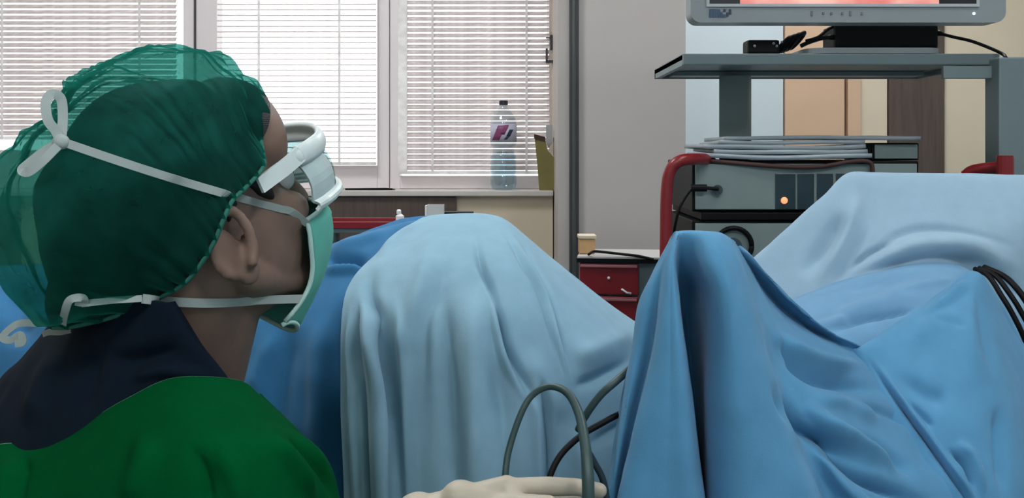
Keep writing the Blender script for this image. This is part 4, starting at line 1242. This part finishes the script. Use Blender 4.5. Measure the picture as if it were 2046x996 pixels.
# ties: over the cap to a bow at the back, and below the ear to the nape
trees = [cap_tree, body_tree]
def tie(path, w, lift=0.0025, start=None, end=None):
    pts = [touch(trees, x, y, lift) for x, y in path]
    if start is not None: pts = [start] + pts
    if end is not None: pts = pts + [end]
    bm = bmesh.new(); ribbon(bm, pts, w, 0.001, 90)
    return obj('mask_tie', bm, M_TIE, ps)
tie([(118 + (585 - 118) * t, 281 + (424 - 281) * t + 6 * math.sin(math.pi * t)) for t in np.linspace(0, 1, 22)], 0.0072, end=Vector(G[0][3]))
tie([(284 + (522 - 284) * t, 597 + 9 * math.sin(math.pi * t * 0.9)) for t in np.linspace(0, 1, 12)], 0.0085, end=Vector(G[0][32]))
# bow of the upper tie
def loop(pts, w, nm='tie_bow'):
    bm = bmesh.new(); ribbon(bm, pts, w, 0.001, 50, upref=(0.25, -1, 0.1))
    return obj(nm, bm, M_TIE, ps)
kn = touch(trees, 122, 284, 0.006)
dk = kn.y
loop([kn, at(112, 262, dk), at(96, 240, dk - .002), at(92, 205, dk), at(104, 188, dk + .004), at(122, 198, dk + .008), at(126, 235, dk + .008), at(123, 272, dk + .004)], 0.008)
loop([kn, at(92, 300, dk), at(60, 325, dk - .002), at(44, 340, dk - .004), at(58, 344, dk - .010), at(86, 322, dk - .010), at(116, 292, dk - .006)], 0.0075)
bm = bmesh.new(); sph(bm, kn, 0.0075, 12, (1, .7, .9)); obj('tie_knot', bm, M_TIE, ps, smooth=True)
# knot of the lower tie at the nape, tail hanging down the collar
kp = touch(trees, 150, 604, 0.004)
loop([touch(trees, x, y, 0.004) for x, y in ((284, 597), (230, 600), (172, 606), (150, 604))], 0.006, 'tie_tail')
loop([touch(trees, x, y, 0.004) for x, y in ((172, 612), (165, 596), (140, 600), (130, 625), (126, 648))], 0.007, 'tie_tail')

# goggles: wrap shield, rim, temples
prof = [(-90, .072, .080), (-62, .071, .095), (-40, .060, .115), (-20, .033, .131), (0, 0, .137), (20, -.033, .131), (40, -.060, .115), (62, -.071, .095), (90, -.072, .080)]
pp = catmull(np.array([(x, -y) for _, y, x in prof]), 49)
def shield(z0, z1, off, nz=6, bulge=0.004):
    Gs = np.zeros((49, nz, 3))
    for i in range(49):
        x, y = pp[i]
        L_ = math.hypot(x, y)
        for j in range(nz):
            v = j / (nz - 1)
            s_ = 1 + (off + bulge * math.sin(math.pi * v)) / L_
            Gs[i, j] = HM @ Vector((x * s_, y * s_, z0 + (z1 - z0) * v))
    return Gs
fr = obj('goggles', grid_mesh('goggles', shield(.026, .044, .001)), M_GOGGLE, ps, smooth=True); thicken(fr, 0.005)
fr['label'] = 'white safety goggles'
def sub(o, par=fr):
    o.parent = par; o.matrix_parent_inverse = Matrix.Identity(4); return o
o = obj('lower_rim', grid_mesh('lower_rim', shield(-.018, -.010, .001)), M_GOGGLE); thicken(o, 0.004); sub(o)
for sl_ in (slice(0, 12), slice(37, 49)):
    o = obj('side_shield', grid_mesh('side_shield', shield(-.010, .026, .0)[sl_]), mat('goggle_frosted', (182, 200, 200), 0.3, var=0.01)); thicken(o, 0.003); sub(o)
o = obj('lens', grid_mesh('lens', shield(-.010, .026, .0)[11:38]), M_GLENS, smooth=True); thicken(o, 0.002); sub(o)
for s in (-1, 1):
    bm = bmesh.new()
    ribbon(bm, [hl(.084, s * .0735, .036), hl(.064, s * .0765, .033), hl(.048, s * .080, .032), hl(.030, s * .084, .031)], 0.016, 0.0035, 20, upref=lf * s)
    sub(obj('temple_arm', bm, M_GOGGLE))
    bm = bmesh.new(); sph(bm, (0.081, s * .0735, .035), .007, 12, (1, .7, 1.2), HM); sub(obj('hinge', bm, M_GOGGLE, smooth=True))

# navy scrub shirt: back and collar
NV = [
    [(170, 640, 1.16), (120, 720, 1.19), (80, 800, 1.20), (40, 900, 1.20), (0, 1060, 1.19), (-20, 1300, 1.18)],
    [(105, 648, 1.09), (48, 718, 1.10), (6, 762, 1.10), (-50, 860, 1.09), (-90, 1040, 1.08), (-110, 1300, 1.08)],
    [(120, 648, 1.02), (66, 722, 1.00), (24, 780, .99), (-30, 880, .98), (-70, 1060, .97), (-90, 1300, .97)],
    [(165, 630, .965), (125, 728, .935), (90, 800, .915), (50, 900, .89), (20, 1060, .87), (0, 1300, .86)],
    [(228, 612, .890), (215, 716, .882), (200, 800, .862), (180, 900, .845), (160, 1060, .82), (150, 1300, .81)],
    [(285, 600, .862), (308, 700, .856), (325, 785, .846), (335, 880, .83), (330, 1060, .80), (330, 1300, .79)],
    [(335, 605, .856), (382, 685, .854), (436, 758, .856), (480, 850, .85), (500, 1060, .83), (510, 1300, .82)],
    [(348, 604, .872), (396, 684, .874), (450, 757, .880), (500, 850, .89), (540, 1060, .88), (560, 1300, .87)],
    [(346, 614, .910), (398, 696, .915), (456, 770, .925), (520, 850, .95), (560, 1060, .96), (580, 1300, .96)],
]
foldN = [([(380, 690), (280, 720), (200, 720)], 22, -0.006), ([(430, 760), (330, 740), (250, 760)], 16, 0.005), ([(120, 680), (90, 780), (60, 860)], 24, 0.006), ([(200, 670), (180, 760), (150, 850)], 20, -0.005)]
GN = cloth(NV, 130, 110, foldN, wob=0.003, wscale=12, seed=31)
sh = obj('scrub_shirt', grid_mesh('scrub_shirt', GN), M_NAVY, ps, smooth=True); thicken(sh, 0.003)
sh['label'] = 'dark navy scrub shirt'
# green gown over it, open at the back
GW = [
    [(-150, 930, 1.00), (-160, 1000, .97), (-165, 1150, .95), (-170, 1500, .94)],
    [(-60, 905, .955), (-68, 980, .915), (-74, 1120, .885), (-80, 1500, .87)],
    [(10, 889, .915), (6, 960, .865), (0, 1100, .835), (-10, 1500, .82)],
    [(100, 880, .880), (104, 950, .825), (108, 1090, .790), (100, 1500, .78)],
    [(175, 845, .860), (180, 920, .795), (186, 1060, .755), (180, 1500, .75)],
    [(250, 803, .845), (258, 880, .775), (268, 1020, .730), (265, 1500, .725)],
    [(335, 765, .840), (350, 845, .760), (365, 980, .712), (370, 1500, .71)],
    [(410, 759, .845), (440, 835, .762), (462, 960, .712), (475, 1500, .71)],
    [(475, 766, .870), (524, 836, .790), (560, 950, .738), (585, 1450, .73)],
    [(505, 782, .905), (572, 850, .840), (625, 950, .795), (664, 1400, .78)],
    [(520, 795, .950), (600, 870, .905), (662, 965, .865), (712, 1350, .85)],
    [(510, 800, 1.010), (600, 885, .980), (668, 990, .955), (715, 1350, .95)],
    [(480, 810, 1.080), (570, 900, 1.060), (640, 1010, 1.05), (690, 1350, 1.05)],
]
foldG = [
    ([(560, 850), (610, 900), (660, 975), (690, 1040)], 11, -0.010),
    ([(540, 815), (600, 870), (650, 935), (690, 1000)], 10, 0.006),
    ([(530, 870), (580, 930), (630, 1010)], 13, 0.006),
    ([(430, 880), (470, 960), (490, 1040)], 22, 0.006), ([(380, 880), (410, 960), (420, 1040)], 18, -0.005),
    ([(60, 900), (40, 960), (30, 1040)], 12, -0.006), ([(30, 905), (10, 970), (0, 1040)], 10, 0.006),
    ([(300, 850), (280, 940), (250, 1020)], 26, 0.005),
]
GGW = cloth(GW, 200, 110, foldG, wob=0.003, wscale=10, seed=41)
gown = obj('surgical_gown', grid_mesh('surgical_gown', GGW), M_GREEN, ps, smooth=True); thicken(gown, 0.003)
gown['label'] = 'bright green surgical gown'
bm = bmesh.new(); tube(bm, [Vector(p) for p in GGW[10:150:2, 0]], 0.0016, 6)
o = obj('piping', bm, M_PIPING); sub(o, gown)
# right sleeve
bm = bmesh.new(); capsule(bm, SR, .072, EL, .062, 20); capsule(bm, EL, .062, EL.lerp(WR, .86), .045, 20)
sl = obj('sleeve', remesh(bm, 0.006, 4, 'sleeve'), M_GREEN, ps, smooth=True)
bm = bmesh.new(); capsule(bm, SL_, .070, EL_, .062, 20); capsule(bm, EL_, .062, EL_.lerp(WL_, .9), .042, 20)
obj('sleeve', remesh(bm, 0.006, 4, 'sleeve'), M_GREEN, ps, smooth=True)
# loose neck tie of the gown at the far left
bm = bmesh.new(); ribbon(bm, [at(92, 648, .985), at(66, 646, .985), at(36, 648, .98), at(14, 664, .978), at(6, 676, .976), at(22, 680, .972), at(40, 670, .968), at(46, 684, .966), at(30, 688, .964)], 0.0075, 0.001, 60, upref=(0, -1, .2))
obj('gown_tie', bm, M_TIE, ps)
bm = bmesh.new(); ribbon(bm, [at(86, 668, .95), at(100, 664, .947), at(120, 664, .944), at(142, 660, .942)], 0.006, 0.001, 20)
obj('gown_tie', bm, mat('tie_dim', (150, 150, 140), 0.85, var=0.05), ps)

# gloved right hand, forefinger stretched along the cable
def finger(bm, pts, r0, r1):
    n = len(pts)
    for i in range(n - 1):
        a = r0 + (r1 - r0) * i / (n - 1); b = r0 + (r1 - r0) * (i + 1) / (n - 1)
        capsule(bm, pts[i], a, pts[i + 1], b, 14)
bm = bmesh.new()
K = [at(1012, 978, .945), at(1030, 1010, .925), at(1022, 1042, .912), at(1002, 1070, .905)]
for i, kk in enumerate(K):
    capsule(bm, WR + Vector((0, -.004 * i, -.006 * i)), .0225 - .002 * i, kk, .0135 - .001 * i, 14)
    if i: capsule(bm, K[i - 1], .0125, kk, .012, 12)
capsule(bm, at(920, 1005, .945), .022, at(1000, 1012, .935), .016, 14)
finger(bm, [K[0], at(1095, 973, .952), at(1150, 974, .955), at(1198, 981, .955)], .0108, .0078)
finger(bm, [K[1], at(1096, 1012, .905), at(1108, 1050, .925), at(1075, 1062, .950)], .0112, .0082)
finger(bm, [K[2], at(1080, 1046, .893), at(1090, 1084, .912), at(1060, 1094, .938)], .0106, .0080)
finger(bm, [K[3], at(1046, 1078, .890), at(1056, 1108, .908), at(1034, 1114, .930)], .0094, .0070)
finger(bm, [at(905, 1010, .955), at(985, 1010, .985), at(1075, 1008, .985), at(1150, 1006, .972)], .0165, .0085)
capsule(bm, EL.lerp(WR, .72), .036, WR, .027, 16)
glv = obj('glove', remesh(bm, 0.0021, 4, 'glove'), M_GLOVE, ps, smooth=True)
glv['label'] = 'cream latex glove on the right hand'

# ---------------------------------------------------------------- cables in front of the mound
bm = bmesh.new()
tube(bm, [at(1008, 1000, .975), at(1010, 945, .985), at(1018, 895, .995), at(1042, 825, 1.005), at(1066, 788, 1.01), at(1100, 773, 1.005), at(1134, 786, .99), at(1156, 825, .97), at(1168, 880, .945), at(1174, 940, .925), at(1176, 1010, .915), at(1180, 1150, .91)], [.0036 + .0026 * max(0, min(1, (i - 40) / 35)) for i in range(90)], 12, 90)
tag(obj('endoscope_cable', bm, M_CABLE, smooth=True), 'grey green cable looped above the gloved hand', 'cable')
bm = bmesh.new()
tube(bm, [at(1155, 860, 1.10), at(1172, 828, 1.09), at(1200, 790, 1.085), at(1228, 765, 1.085), at(1262, 735, 1.10), at(1300, 700, 1.16)], .0044, 10, 40)
tag(obj('endoscope_cable', bm, M_CABLE, smooth=True), 'grey green cable end slanting up under the pleated blue drape', 'cable')
bm = bmesh.new()
tube(bm, [at(1092, 1000, 1.03), at(1100, 950, 1.04), at(1122, 908, 1.05), at(1160, 872, 1.06), at(1200, 848, 1.07), at(1236, 829, 1.08), at(1290, 805, 1.13)], .0036, 10, 50)
tag(obj('black_cable', bm, M_BLACK, smooth=True), 'thin black cable crossing behind the looped grey cable', 'cable')
bm = bmesh.new()
tube(bm, [at(1176, 905, 1.0), at(1190, 930, 1.0), at(1204, 958, 1.0), at(1212, 1000, 1.0), at(1214, 1100, 1.0)], .0036, 10, 30)
tag(obj('dark_lead', bm, mat('dark_teal_lead', (24, 44, 52), 0.4, var=0), smooth=True), 'short dark teal lead hanging beside the gloved fingertip', 'cable')
